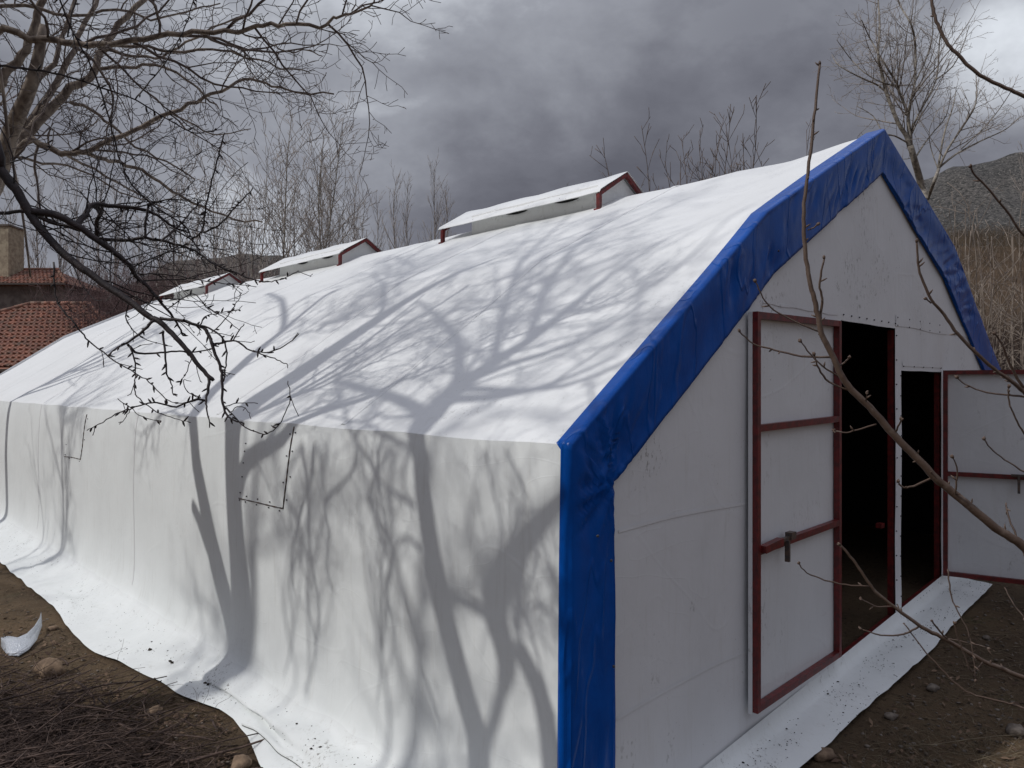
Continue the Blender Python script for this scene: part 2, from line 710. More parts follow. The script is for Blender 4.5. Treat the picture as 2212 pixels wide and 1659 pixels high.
def side_surface(s, k, off=0.):
    o, z = side_point(s, k)
    wall = smooth(.9, 1.3, k) * (1 - smooth(1.8, 2.0, k))
    if k > 1.05:
        o *= lerp(1, .22 + .78 * smooth(-.05, 1.1, s), smooth(1.05, 1.3, k))
        wall *= smooth(0, .8, s)
    foot = math.exp(-((k - .72) / .3) ** 2)
    flap = smooth(.02, .2, k) * (1 - smooth(.6, .9, k))
    o += wall * (.022 * nz(s * .55, k * 1.1, 2) + .010 * nz(s * 2.2, k * .9, 8))
    # upright soft folds where the sheet turns out on to the ground
    o += foot * (.042 * nz(s * 2.4, k * .5, 11) + .022 * nz(s * 6, k * .7, 13))
    z += foot * .02 * nz(s * 3.1 + k, k, 17)
    z += flap * (.020 * nz(s * 1.7, k * 3, 21) + .013 * nz(s * 5, k * 7, 23) + .012 * (1 - abs(nz(s * 2.6 + k * 3, k * 2, 25)) * 3) * .5)
    z += .02 * (1 - smooth(0, .25, k)) * nz(s * 3.3, 1, 27)
    bay = abs(math.sin(math.pi * s / 1.27))
    z -= .010 * bay * smooth(0, .6, s) * smooth(1.9, 2, k)
    return T(s, -(o + off), z + off * .8)


def build_side():
    m = MB()
    ns, nk = 330, 52
    rows = [[side_surface(-.0 + SLEN * i / ns, 2 * j / nk) for j in range(nk + 1)] for i in range(ns + 1)]
    kf = 22       # the flap rows take the muddy material
    m.grid(rows)
    for i in range(len(m.f)):
        m.mi[i] = 1 if (i % nk) < kf else 0
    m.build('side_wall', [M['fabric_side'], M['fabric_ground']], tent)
    # far long wall, never seen in the photo but there from the side
    m = MB()
    m.grid([[T(SLEN * i / 40, 7.91 + o, z) for o, z in ((0, 2.46), (.04, 1.4), (.06, .6), (.10, .1))] for i in range(41)])
    m.build('side_wall', M['fabric_side'], tent)
    # far gable
    m = MB()
    m.poly([T(SLEN, t, z) for t, z in [(7.91, .0)] + TOP[::-1] + [(0, -.4)]])
    m.build('gable_wall', M['fabric_gable'], tent, shade=False)


build_side()

# hem of the upper sheet, lying across the lower sheet at the near end, and the extra piece of sheet under it
def build_hem():
    m = MB()
    a = []
    b = []
    c = []
    n = 60
    for i in range(n + 1):
        f = i / n
        s = lerp(2.62, .25, f)
        k = lerp(.06, .62, f ** .9) + .012 * math.sin(f * 9)
        a.append(side_surface(s, k, .003))
        b.append(side_surface(s, k + .012, .016))
        c.append(side_surface(s, k + .07, .004))
    m.grid([a, b, c], flip=False)
    m.build('hem', M['fabric_ground'], tent)
    m = MB()
    m.tube([p + V((0, 0, .001)) for p in a], [.003] * len(a), 4)
    m.build('hem_dark_line', M['dark'], tent)  # thin dark line laid along the overlapping edge
    # torn corner of a second sheet poking out below
    m = MB()
    px = [(470, 1521), (516, 1546), (536, 1577), (548, 1615), (562, 1650), (600, 1614), (622, 1636), (650, 1675)]
    out = []
    for u, v in px:
        s, o = flap_pt(u, v, -.04)
        out.append((s, o))
    inner = [(s, max(.12, o - .42)) for s, o in out]
    rows = []
    for j in range(7):
        f = j / 6
        rows.append([T(lerp(so, si, f), -lerp(oo, oi, f), ground_z(*T(so, -oo, 0).xy) + .018 + .03 * f + .02 * nz(so * 5, f * 3, 2)) for (so, oo), (si, oi) in zip(out, inner)])
    m.grid(rows)
    m.build('sheet_corner', M['fabric_ground'], tent)


build_hem()

# gable wall
O1 = (3.157, 4.351)       # tall doorway
O2 = (4.50, 5.67)         # low doorway
DTOP1, DTOP2 = 2.76, 2.395


def gable_s(t, z):
    """small bulges of the gable sheet (outward = negative s)"""
    e = 0
    return -.004 - .012 * nz(t * .9, z * .8, 6) - .006 * nz(t * 2.6, z * 2.2, 3) - .004 * e


def build_gable():
    m = MB()
    cols = []
    brk = [.02, .36, 1.0, 1.88, O1[0], O1[1], O2[0], O2[1], 5.95, 6.8, 7.4, 7.89]
    brk = sorted(set(brk + [3.96]))
    for a, b in zip(brk, brk[1:]):
        n = max(1, int(round((b - a) / .09)))
        for i in range(n):
            cols.append((lerp(a, b, i / n), lerp(a, b, (i + 1) / n)))
    for a, b in cols:
        c = (a + b) / 2
        segs = [(None, None)]
        def top(t):
            return interp(TOP, t) - .03
        if O1[0] < c < O1[1]:
            segs = [('base', 'sill'), (DTOP1, 'top')]
        elif O2[0] < c < O2[1]:
            segs = [('base', 'sill'), (DTOP2, 'top')]
        else:
            segs = [('base', 'top')]
        for lo, hi in segs:
            def zz(t, q):
                if q == 'base':
                    return gz(t) - .10
                if q == 'sill':
                    return gz(t)
                if q == 'top':
                    return top(t)
                return q + (.0015 * math.sin(t * 9))
            nr = max(1, int((zz(c, hi) - zz(c, lo)) / .12))
            if hi == 'sill':
                nr = 2
            rows = []
            for t in (a, b):
                r = []
                for j in range(nr + 1):
                    z = lerp(zz(t, lo), zz(t, hi), j / nr)
                    r.append(T(gable_s(t, z), t, z))
                rows.append(r)
            m.grid(rows, flip=True)
    # merge happens visually: vertices coincide exactly in s, smooth shading is handled by a weld modifier
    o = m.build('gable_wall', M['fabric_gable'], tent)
    w = o.modifiers.new('weld', 'WELD')
    w.merge_threshold = .002
    # flap on the ground in front of the gable
    m = MB()
    edge = [(1655, 1720), (1720, 1659), (1790, 1598), (1850, 1542), (1912, 1487), (1960, 1447), (2010, 1401), (2066, 1336), (2110, 1292), (2141, 1262)]
    tab = []
    for u, v in edge:
        z = -.06
        for _ in range(6):
            Y = (CAMZ - z) * F / (v - 829.5)
            p = V(((u - 1106) / F * Y, Y, 0)) - C0
            t = p.dot(D2)
            z = gz(t) - .085
        tab.append((t, -p.dot(D1)))
    tab = [(-.3, .5), (.9, .45)] + tab
    rows = []
    n = 110
    t_end = tab[-1][0]
    for i in range(n + 1):
        t = lerp(.0, t_end, i / n)
        w = interp(tab, t) + .008 * nz(t * 6, 0, 3)
        r = []
        for o, dz in ((0.0, .03), (.008, -.02), (.03, -.055), (.07, -.068), (w * .4, -.068), (w * .6, -.070), (w * .8, -.078), (w, -.088)):
            zz = gz(t) + dz + (.012 * nz(t * 3, o * 8, 4) + .006 * nz(t * 9, o * 12, 8)) * smooth(.03, .12, o)
            r.append(T(-o - .012, t, zz))
        rows.append(r)
    m.grid(rows, flip=False)
    m.build('ground_flap', M['fabric_ground'], tent)
    # welded seams on the gable sheet: thin raised strips
    def strip(pts, w=.03, off=.004):
        q = MB()
        r1, r2 = [], []
        for t, z in pts:
            r1.append(T(gable_s(t, z) - off, t, z + w / 2))
            r2.append(T(gable_s(t, z - w) - off, t, z - w / 2))
        q.grid([r1, r2])
        q.build('welded_seam', M['fabric_strip'], tent)
    strip([(lerp(1.9, 3.1, i / 20), 2.80 + .004 * math.sin(i)) for i in range(21)], .018)
    strip([(lerp(4.36, 7.3, i / 40), 2.83 + .008 * math.sin(i * .3)) for i in range(41)], .10)
    strip([(lerp(.4, 3.0, i / 40), 1.55 + .012 * math.sin(i * .2)) for i in range(41)], .018)
    strip([(lerp(4.52, 5.72, i / 20), 2.46) for i in range(21)], .05)
    strip([(lerp(.4, 3.0, i / 40), .62 + .02 * math.sin(i * .15)) for i in range(41)], .014)


build_gable()

# rows of rivets round the doorways
RIV = {}


def rivets(pts, par, r=.008):
    """each rivet is a part of its own; they share one mesh per size"""
    for p in pts:
        if r not in RIV:
            m = MB()
            m.rock(V((0, 0, 0)), r, r, r, random.Random(5), sub=1, rough=.05)
            o = m.build('rivet', M['rivet'])
            RIV[r] = o.data
        else:
            o = bpy.data.objects.new('rivet', RIV[r])
            COL.objects.link(o)
        o.parent = par
        o.location = p - wloc(par)


rv = []
for i in range(8):
    rv.append((lerp(O1[0] + .05, O1[1], i / 7), DTOP1 + .045))
for i in range(5):
    rv.append((lerp(4.4, 5.6, i / 4), 2.86))
    rv.append((lerp(4.4, 5.6, i / 4), 2.79))
    rv.append((lerp(4.55, 5.65, i / 4), DTOP2 + .04))
for i in range(12):
    rv.append((4.375, lerp(.35, 2.7, i / 11)))
    rv.append((4.482, lerp(.4, 2.35, i / 11)))
for i in range(13):
    rv.append((lerp(3.2, 4.3, i / 12), gz(lerp(3.2, 4.3, i / 12)) - .012))
    rv.append((lerp(4.55, 5.6, i / 12), gz(lerp(4.55, 5.6, i / 12)) - .012))
rivets([T(gable_s(t, z) - .004, t, z) for t, z in rv], tent, .0075)
rivets([T(-.10, .12, 1.58), T(-.10, .24, .95), T(-.10, .22, 1.45), T(-.09, 1.95, 3.12)], tent, .008)


# blue edging
def build_blue():
    outer = [(-.030, -.12), (-.012, 1.45), (0.0, 2.0), (1.88, 3.36), (3.96, 4.385), (5.95, 3.68), (7.91, 2.46), (7.91, .42)]
    inner = [(.338, -.12), (.340, 1.3), (.338, 1.80), (2.09, 3.035), (3.97, 4.035), (5.72, 3.32), (7.54, 2.22), (7.54, .42)]
    samples = []
    for i in range(len(outer) - 1):
        L = math.hypot(outer[i + 1][0] - outer[i][0], outer[i + 1][1] - outer[i][1])
        n = int(L / .028)
        for j in range(n):
            f = j / n
            samples.append((i, f))
    samples.append((len(outer) - 2, 1.0))
    nw = 18
    rows = []
    acc = 0
    last = None
    for i, f in samples:
        a = V((*[lerp(outer[i][k], outer[i + 1][k], f) for k in (0, 1)], 0))
        b = V((*[lerp(inner[i][k], inner[i + 1][k], f) for k in (0, 1)], 0))
        if last is not None:
            acc += (a - last).length
        last = a
        d = (a - b).normalized()
        roofpart = 1 if 1 < i < 6 else 0
        # how close to a corner of the outline: the cloth is gathered there
        def near(c, w):
            return math.exp(-(((a - V((*outer[c], 0))).length) / w) ** 2)
        g = .9 * near(2, .30) + .6 * near(4, .35) + .35 * near(3, .3) + .3 * near(5, .3)
        col = 1 if i in (0, 6) else (1 - f if i == 1 else (f if i == 5 else 0))
        pr = .026 + .026 * smooth(0, 1, col)
        row = []
        # strip lying on the roof (or wrapped round the wall corner)
        wrap = (.040 + .06 * smooth(1.2, 3.0, a.x)) if roofpart else .012
        for q in (1, .97, .5, .12, .02):
            p = a + d * (.010 + .004 * (1 - q))
            s = -.055 + pr + (wrap + .055 - pr) * q
            row.append(T(s, p.x, p.y + (-.05 * smooth(.1, .9, max(0, s)) if roofpart else 0)))
        # rounded fold
        p = a + d * .011
        row.append(T(-.068 + pr, p.x, p.y))
        p = a + d * .002
        row.append(T(-.077 + pr, p.x, p.y))
        p = a - d * .006
        row.append(T(-.079 + pr, p.x, p.y))
        for j in range(nw + 1):
            h = j / nw
            p = a + (b - a) * h + d * (-.014 * (1 - h))
            # slanting folds that start at the outer edge
            wv = acc * 3.2 + h * 1.2
            fold = nz(wv * .6, h * .9, 31) * .016 + (max(0, nz(wv * 1.7 + 1.5 * nz(acc * .8, 3, 8), h * 1.6, 33)) ** 1.5 * .07 + max(0, nz(wv * 4.0, h * 2.2, 39)) ** 1.6 * .045) * smooth(-.1, .5, nz(acc * 1.1, h, 71) + .15)
            if i <= 1 or i == 6:
                fold = nz(acc * .9, h * 3.5, 31) * .012 + nz(acc * 2.5 + h * 2, h * 5, 35) * .005
            ang = math.atan2(p.y - inner[2][1], p.x - inner[2][0])
            gath = nz(ang * 7.0, h * .4, 41) * .045 * near(2, .42) * smooth(0, .3, h)
            gath += nz(acc * 26, h * .8, 43) * .012 * g * (.3 + .7 * h)
            s = -.078 + .030 * smooth(.0, .9, h) + fold * (.35 + .65 * math.sin(math.pi * min(1, h * .8))) + gath
            # edge ripples
            e = smooth(.8, 1, h)
            p = p + d * e * (.006 * nz(acc * 2.2, 0, 51) + .002 * nz(acc * 11, 0, 53) + .008 * g * nz(acc * 24, 0, 52))
            s = s + pr * (1 - h * .6) * (1 - .4 * col)
            row.append(T(min(s, -.022), p.x, p.y))
        # hem turned under
        row.append(T(-.012, p.x, p.y))
        rows.append(row)
    m = MB()
    m.grid(rows, flip=True)
    m.build('blue_edging', M['blue'], tent)


build_blue()


# steel frame of the doorways
def build_jambs():
    m = MB()
    for t, zt in ((O1[0] - .025, DTOP1), (O1[1] + .026, DTOP1), (O2[1] + .025, DTOP2)):
        m.box(T(.012, t - .02, gz(t) - .05), D1 * .05, D2 * .04, V((0, 0, zt - gz(t) + .04)))
    m.build('door_frame', M['red'], tent, shade=False)
    m = MB()
    for (a, b) in (O1, O2):
        p = T(.035, a, gz(a) - .03)
        q = T(.035, b, gz(b) - .03)
        m.bar(p, q, .045, .045)
    m.build('sill_rail', M['red'], tent, shade=False)
    m = MB()
    m.box(T(.07, 4.31, 1.02), D1 * .05, D2 * -.07, V((0, 0, .04)))
    m.build('latch_keeper', M['red'], tent, shade=False)


build_jambs()


def leaf(hinge_b, hinge_t, free_b, free_t, bars, name_label, out_n, latch=None, thick=.042):
    """door leaf: frame of steel tubes with a sheet behind it; corners in world coordinates"""
    door = bpy.data.objects.new('door', None)
    COL.objects.link(door)
    door.parent = tent
    door.location = hinge_b - wloc(tent)
    door['label'] = name_label
    m = MB()
    n = out_n.normalized()
    ax = (free_b - hinge_b).normalized()
    w = thick
    # verticals run full height, rails butt between them
    up = V((0, 0, 1))
    m.box(hinge_b - n * w / 2, ax * w, n * w, hinge_t - hinge_b)
    m.box(free_b - n * w / 2 - ax * w, ax * w, n * w, free_t - free_b)
    def rail(f, half=False):
        a = lerp(hinge_b, hinge_t, f) + ax * w
        b = lerp(free_b, free_t, f) - ax * w
        m.box(a - n * (w / 2 - .001), b - a, n * (w - .002), up * w)
    H_ = (hinge_t - hinge_b).length
    rail(0)
    rail(1 - w / H_)
    for f in bars:
        rail(f)
    m.build('frame', M['red'], door, shade=False)
    # sheet on the back of the frame, folded round the outer edge
    m = MB()
    nn, mm = 26, 34
    rows = []
    for i in range(nn + 1):
        fx = i / nn
        r = []
        for j in range(mm + 1):
            fz = j / mm
            p = lerp(lerp(hinge_b, free_b, fx), lerp(hinge_t, free_t, fx), fz)
            bow = math.sin(math.pi * fx) * .006 * nz(fx * 3, fz * 5, 7) + .004 * nz(fx * 8, fz * 7, 9)
            r.append(p - n * (w / 2 + .006 + bow) + ax * (.004 if fx == 1 else 0))
        rows.append(r)
    # two faces so that the outer side is white from both sides
    m.grid(rows)
    k = len(m.v)
    m.grid([[p - n * .008 for p in r] for r in rows], flip=True)
    o = m.build('sheet', M['door_sheet'], door)
    # a strip of sheet wrapping the free edge
    m = MB()
    m.box(free_b - n * (w / 2 + .018) + ax * .001 - up * .012, ax * .004, n * .026, free_t - free_b + up * .012)
    m.build('edge_wrap', M['door_sheet'], door, shade=False)
    if latch:
        latch(door, lerp, ax, n)
    return door


hb = P(1812, 1418, 5.45)
ht = P(1812, 691, 5.45)
fb = P(1630, 1538, 4.475)
ft = P(1630, 678, 4.475)
fb.z, ft.z = lerp(fb.z, hb.z, .3), lerp(ft.z, ht.z, .3)
hb.z, ht.z = lerp(hb.z, fb.z, .3), lerp(ht.z, ft.z, .3)
n1 = V(((hb - fb).y, -(hb - fb).x, 0)).normalized()


def latch1(door, lp, ax, n):
    z = CAMZ + (829.5 - 1160) / F * 4.85
    p = fb - ax * .05 + n * .03
    p.z = CAMZ + (829.5 - 1167) / F * 4.76
    q = fb - ax * .5 + n * .03
    q.z = CAMZ + (829.5 - 1140) / F * 5.05
    m = MB()
    m.bar(p, lp(p, q, .55), .045, .045)
    h = m.build('latch', M['red'], door, shade=False)
    m = MB()
    m.bar(lp(p, q, .55), lp(p, q, .86), .022, .02)
    a = lp(p, q, .72) + V((0, 0, -.01)) + n * .012
    m.bar(a, a - V((0, 0, .135)), .028, .022, up=ax)
    m.build('bolt_handle', M['iron'], h, shade=False)
    m = MB()
    a = lp(p, q, .80)
    m.box(a - n * .02 + V((0, 0, -.012)), -ax * .07, n * .045, V((0, 0, .045)))
    m.build('bracket', M['iron'], h, shade=False)


leaf(hb, ht, fb, ft, (.222 + .17, .70), 'tall narrow door with red rails, folded flat against the gable', n1, latch1)
hb2 = V((4.285, 7.33, CAMZ - 1.90)) + V((.0, -.03, 0))
ht2 = V((hb2.x, hb2.y, CAMZ + .135))
dv = V((.588, -.35, 0)).normalized() * 1.22
fb2 = hb2 + dv + V((0, 0, .0))
ft2 = ht2 + dv + V((0, 0, .0))


def latch2(door, lp, ax, n):
    m = MB()
    z = CAMZ + (829.5 - 1026) / F * 7.0
    a = hb2 + ax * .56 + n * .035
    a.z = z
    b = hb2 + ax * 1.1 + n * .035
    b.z = z
    m.bar(a, b, .03, .02)
    h = m.build('latch', M['iron'], door, shade=False)
    m = MB()
    c = a + ax * .06
    m.bar(c - V((0, 0, .012)), c - V((0, 0, .17)), .03, .02, up=ax)
    m.build('bolt_handle', M['iron'], h, shade=False)


leaf(hb2, ht2, fb2, ft2, (.487,), 'shorter wide door swung right open over the dirt', V((dv.y, -dv.x, 0)), latch2)


# ridge vents
def ridge_vent(s0, s1):
    v = bpy.data.objects.new('ridge_vent', None)
    COL.objects.link(v)
    v.parent = tent
    v.location = T(s0, RIDGE_T, 4.33) - wloc(tent)
    rt, hw, zp, ze = RIDGE_T, .46, 4.565, 4.275
    rng = random.Random(int(s0 * 10))
    # the roof sheet of the vent
    m = MB()
    n = 26
    rows = []
    sk = .02
    for i in range(n + 1):
        s = lerp(s0 - .03, s1 + .03, i / n)
        sag = .012 * math.sin(math.pi * 3 * i / n) ** 2
        rows.append([T(s, rt + w * (hw + .03), (ze - .02 if abs(w) == 1 else lerp(zp, ze, abs(w))) + sk - sag * (1 if abs(w) < 1 else .3) + .006 * nz(s * 4, w * 3, 3))
                     for w in (-1, -.95, -.66, -.33, 0, .33, .66, .95, 1)])
    m.grid(rows, flip=True)
    up_ = [[p - V((0, 0, .005)) for p in r] for r in rows]
    m.grid(up_)
    sheet = m.build('roof_sheet', M['fabric_loose'], v)
    rr = []
    for i in range(6):
        s = lerp(s0 + .1, s1 - .1, i / 5)
        rr.append(T(s, rt - hw * .93, lerp(zp, ze, .93) + sk + .004))
    rivets(rr, sheet, .009)
    # steel end frames
    for s in (s0, s1 - .03):
        m = MB()
        pk = T(s, rt, zp - .012)
        L = T(s, rt - hw, ze - .012)
        Rr = T(s, rt + hw, ze - .012)
        m.bar(L, pk, .04, .04, up=D1)
        m.bar(pk, Rr, .04, .04, up=D1)
        m.bar(L, T(s, rt - hw, roof_z(rt - hw) - .01), .042, .042, up=D1)
        m.bar(Rr, T(s, rt + hw, roof_z(rt + hw) - .01), .042, .042, up=D1)
        # foot plates
        for q in (-1, 1):
            m.box(T(s - .04, rt + q * hw - .04, roof_z(rt + q * hw) - .02), D1 * .08, D2 * .08, V((0, 0, .016)))
        m.build('frame', M['red'], v, shade=False)
    # upright inner sheets
    for q in (-1, 1):
        m = MB()
        t = rt + q * .33
        rows = []
        for i in range(n + 1):
            s = lerp(s0 + .12, s1 - .45, i / n)
            rows.append([T(s, t + .012 * nz(s * 3, z_ * 5, q), z) for z_, z in ((0, roof_z(t) - .02), (.5, lerp(roof_z(t), 4.36, .5)), (1, 4.40))])
        m.grid(rows, flip=q > 0)
        m.build('side_sheet', M['fabric_loose'], v)
    for f in (.22, .52):  # flat dark patches paint the shade of open slits in the sheet
        m = MB()
        s = lerp(s0, s1, f)
        pts = []
        for i in range(13):
            a = i / 12
            th = .016 * math.sin(math.pi * a) ** .6 + .001
            pts.append((s + (a - .5) * .42, 4.315 + .03 * (a - .5) - .014 * math.sin(a * 3.1), th))
        m.grid([[T(x, rt - .352, z + th) for x, z, th in pts], [T(x, rt - .354, z - th) for x, z, th in pts]], flip=True)
        m.build('dark_slit_patch', M['dark'], v)
    # gable sheet of the vent, a little behind the frame
    m = MB()
    s = s0 + .06
    m.poly([T(s, rt - .44, ze - .0), T(s, rt, zp - .02), T(s, rt + .44, ze), T(s, rt + .44, roof_z(rt + .44) - .03), T(s, rt, roof_z(rt) - .03), T(s, rt - .44, roof_z(rt - .44) - .03)][::-1])
    m.build('end_sheet', M['fabric_loose'], v, shade=False)


for a, b in ((2.6, 5.2), (7.65, 10.3), (12.7, 15.3)):
    ridge_vent(a, b)


# stitched flap windows in the long wall
def wall_px(u, v, o=.05):
    a = (u - 1106) / F
    # intersect with plane t = -o
    # t = Y*(a*D2x + D2y) - C0.D2
    Y = (C0.dot(D2) - o) / (a * D2.x + D2.y)
    return V((a * Y, Y, CAMZ + (829.5 - v) / F * Y))


def wall_surf(u, v, off=.004):
    p = wall_px(u, v)
    s = stc(p.x, p.y)[0]
    # find k with same height
    lo, hi = 1.0, 2.0
    for _ in range(18):
        k = (lo + hi) / 2
        if side_surface(s, k).z < p.z:
            lo = k
        else:
            hi = k
    return side_surface(s, k, 0) - D2 * off


def flap_window(cord, dots):
    w = bpy.data.objects.new('window_flap', None)
    COL.objects.link(w)
    w.parent = tent
    p0 = wall_surf(*cord[0])
    w.location = p0 - wloc(tent)
    pts = []
    for (a, b) in zip(cord, cord[1:]):
        for i in range(10):
            pts.append(wall_surf(lerp(a[0], b[0], i / 10), lerp(a[1], b[1], i / 10)))
    pts.append(wall_surf(*cord[-1]))
    m = MB()
    m.tube(pts, [.0042 + .0013 * math.sin(i * 1.7) for i in range(len(pts))], 5)
    m.build('cord', M['iron'], w)
    rivets([wall_surf(*d) for d in dots], w, .0065)


flap_window([(623, 922), (621, 990), (618, 1040), (613, 1098), (570, 1088), (517, 1076)],
            [(628, 935), (617, 938), (627, 975), (616, 985), (626, 1030), (612, 1042), (620, 1080), (606, 1103), (585, 1084), (583, 1096), (558, 1078), (556, 1090),
             (534, 1072), (532, 1084), (520, 1064), (519, 1080), (523, 1030), (524, 1000), (525, 975), (526, 958)])
flap_window([(181, 895), (179, 930), (177, 965), (174, 992), (158, 988), (140, 986)],
            [(184, 905), (181, 950), (172, 996), (150, 990), (142, 982), (143, 960)])

# seams of the side sheet: welded overlap strips
for sx in (4.2 + 1.5, 9.7):
    m = MB()
    rows = [[side_surface(sx + d, 1.02 + .98 * j / 30 - .35 * (j == -1), .004 if d else .0005) for j in range(31)] for d in (0, .003, .03, .033)]
    m.grid(rows)
    m.build('welded_seam', M['fabric_loose'], tent)

# mud crumbs lying on the flaps
def build_crumbs():
    rng = random.Random(77)
    m = MB()
    for i in range(620):
        s = abs(rng.gauss(0, 1)) * 4 if rng.random() < .3 else rng.uniform(.2, 11)
        k = rng.uniform(.03, .75)
        if nz(s * 1.5, k * 3, 66) < .0:
            continue
        p = side_surface(s, k, .001)
        r = rng.uniform(.0012, .0042) * (2.2 if rng.random() < .03 else 1)
        m.rock(p, r * 1.4, r, r * .6, rng, sub=1, rough=.4, rot=rng.random() * 3)
    for i in range(1000):
        t = rng.uniform(.6, 6.1)
        o = abs(rng.gauss(.2, .13)) + .02
        if nz(t * 2, o * 5, 68) < -.1 or o > .36:
            continue
        r = rng.uniform(.0012, .004) * (1.8 if rng.random() < .05 else 1)
        m.rock(T(-o - .012, t, gz(t) - .062), r * 1.5, r, r * .6, rng, sub=1, rough=.4, rot=rng.random() * 3)
    for u, v in ((438, 1478), (444, 1476), (450, 1480), (396, 1430), (402, 1424), (287, 1417), (301, 1413), (312, 1411)):
        s, o = flap_pt(u, v, .0)
        m.rock(side_surface(s, .35, .004), .016, .012, .01, rng, sub=1, rough=.4)
    tag(m.build('soil_crumbs', M['crumb']), 'dark crumbs of soil scattered over the white ground flaps', 'soil', kind='stuff')


build_crumbs()

# ------------------------------------------------------------------ trees
def rand_dir(rng):
    while True:
        v = V((rng.uniform(-1, 1), rng.uniform(-1, 1), rng.uniform(-1, 1)))
        if .1 < v.length < 1:
            return v.normalized()


def sides(r):
    return 8 if r > .03 else 6 if r > .012 else 4 if r > .004 else 3


def grow(m, rng, p, d, L, r, lvl, st, m2=None):
    """one branch with its side branches. st: style dict"""
    seg = st['seg'][min(lvl, len(st['seg']) - 1)]
    gn = st['gnarl'][min(lvl, len(st['gnarl']) - 1)]
    up = st['up'][min(lvl, len(st['up']) - 1)]
    n = max(2, int(L / seg))
    pts = [p.copy()]
    rad = [r]
    d = d.normalized()
    zig = rand_dir(rng)
    rt = st.get('tip', .0012)
    for i in range(n):
        zig = -zig
        d = (d + rand_dir(rng) * gn + zig * gn * .5 + V((0, 0, up))).normalized()
        p = p + d * (L / n)
        pts.append(p.copy())
        f = (i + 1) / n
        rad.append(max(rt, r * (1 - f * .82)))
    (m if (m2 is None or lvl < st.get('split', 1)) else m2).tube(pts, rad, sides(r), cap=r > .004)
    if lvl >= st['levels']:
        return
    sprout(m, rng, pts, rad, L, lvl, st, m2)


def sprout(m, rng, pts, rad, L, lvl, st, m2=None, f0=None, dens=None):
    k = min(lvl, len(st['dens']) - 1)
    dn = st['dens'][k] if dens is None else dens
    cnt = int(L * dn + rng.random())
    f0 = st.get('f0', .2) if f0 is None else f0
    N = len(pts) - 1
    for c in range(cnt):
        f = f0 + (1 - f0) * (c + rng.random()) / max(1, cnt)
        q = min(N - 1e-3, f * N)
        i = int(q)
        p = lerp(pts[i], pts[i + 1], q - i)
        ax = (pts[i + 1] - pts[i]).normalized()
        side = rand_dir(rng)
        side = (side - ax * side.dot(ax)).normalized()
        ang = R(st['ang'][k] + rng.uniform(-14, 14))
        d = ax * math.cos(ang) + side * math.sin(ang)
        cl = L * st['ratio'][k] * rng.uniform(.55, 1.2) * (1.15 - .75 * f)
        cl = min(cl, st.get('maxlen', 9))
        cl = max(cl, st.get('minlen', .05))
        rr = lerp(rad[i], rad[i + 1], q - i)
        cr = min(rr * .72, max(st.get('tip', .0012) * 1.2, cl * st.get('thick', .016)))
        grow(m, rng, p, d, cl, cr, lvl + 1, st, m2)


def limb(m, rng, pts, rad, st, lvl=0, m2=None, dens=None, f0=.1, sub=3, jitter=.0):
    """a limb through given 3D points, smoothed, with procedural side branches"""
    out, ro = [], []
    n = len(pts)
    for i in range(n - 1):
        p0, p1, p2, p3 = pts[max(0, i - 1)], pts[i], pts[i + 1], pts[min(n - 1, i + 2)]
        for j in range(sub):
            f = j / sub
            q = .5 * (2 * p1 + (p2 - p0) * f + (2 * p0 - 5 * p1 + 4 * p2 - p3) * f * f + (3 * p1 - p0 - 3 * p2 + p3) * f ** 3)
            if jitter:
                q = q + rand_dir(rng) * jitter
            out.append(q)
            ro.append(lerp(rad[i], rad[i + 1], f))
    out.append(pts[-1])
    ro.append(rad[-1])
    m.tube(out, ro, sides(max(rad)))
    L = sum((b - a).length for a, b in zip(out, out[1:]))
    if dens != 0:
        sprout(m, rng, out, ro, L, lvl, st, m2, f0, dens)
    return out, ro


def radii(a, b, n):
    return [lerp(a, b, i / max(1, n - 1)) for i in range(n)]


# ---- surfaces for finding where a shadow falls (used to stand the trees where their shadows show)
def on_roof(u, v):
    a, b = (u - 1106) / F, (829.5 - v) / F
    best = None
    for (t0, z0), (t1, z1) in ((TOP[0], TOP[1]), (TOP[1], TOP[2])):
        k = (z1 - z0) / (t1 - t0)
        # z = z0 + k (t - t0); t = Y q - c
        q = a * D2.x + D2.y
        c = C0.dot(D2)
        Y = (z0 - k * (t0 + c) - CAMZ) / (b - k * q)
        t = Y * q - c
        if t0 - .02 <= t <= t1 + .02 and Y > 0:
            return V((a * Y, Y, CAMZ + b * Y))
        best = best or V((a * Y, Y, CAMZ + b * Y))
    return best


def back(p, T0):
    """the point on the plane t = -T0 whose shadow falls on p"""
    s, t = stc(p.x, p.y)
    lam = (t + T0) / (TRAVEL.dot(D2))
    return p - TRAVEL * lam


def cast(seq, T0, dT=0.):
    """seq of ('w'|'r', u, v, half width px) -> points and radii"""
    pts, rad = [], []
    for i, (k, u, v, hw) in enumerate(seq):
        p = wall_px(u, v) if k == 'w' else on_roof(u, v)
        pts.append(back(p, T0 + dT * i))
        fs = abs(D1.x - (u - 1106) / F * D1.y)
        rad.append(hw / F * p.y / fs * (.92 if k == 'w' else 1.08))
    return pts, rad


MESH = dict(seg=[.16, .08, .05, .035], gnarl=[.16, .30, .42, .45], up=[.0, .01, .02, .01], dens=[6, 10, 13, 0], ang=[54, 55, 55, 50],
            ratio=[.40, .42, .40, .4], levels=3, f0=.1, tip=.0019, thick=.0085, minlen=.05, split=1, maxlen=1.15)
ORCH = dict(seg=[.20, .10, .06, .04], gnarl=[.14, .24, .36, .42], up=[.02, .02, .02, .01], dens=[4.2, 6.2, 8.5, 0], ang=[52, 50, 52, 50],
            ratio=[.46, .48, .42, .4], levels=3, f0=.12, tip=.0023, thick=.011, minlen=.07, split=1, maxlen=1.7)

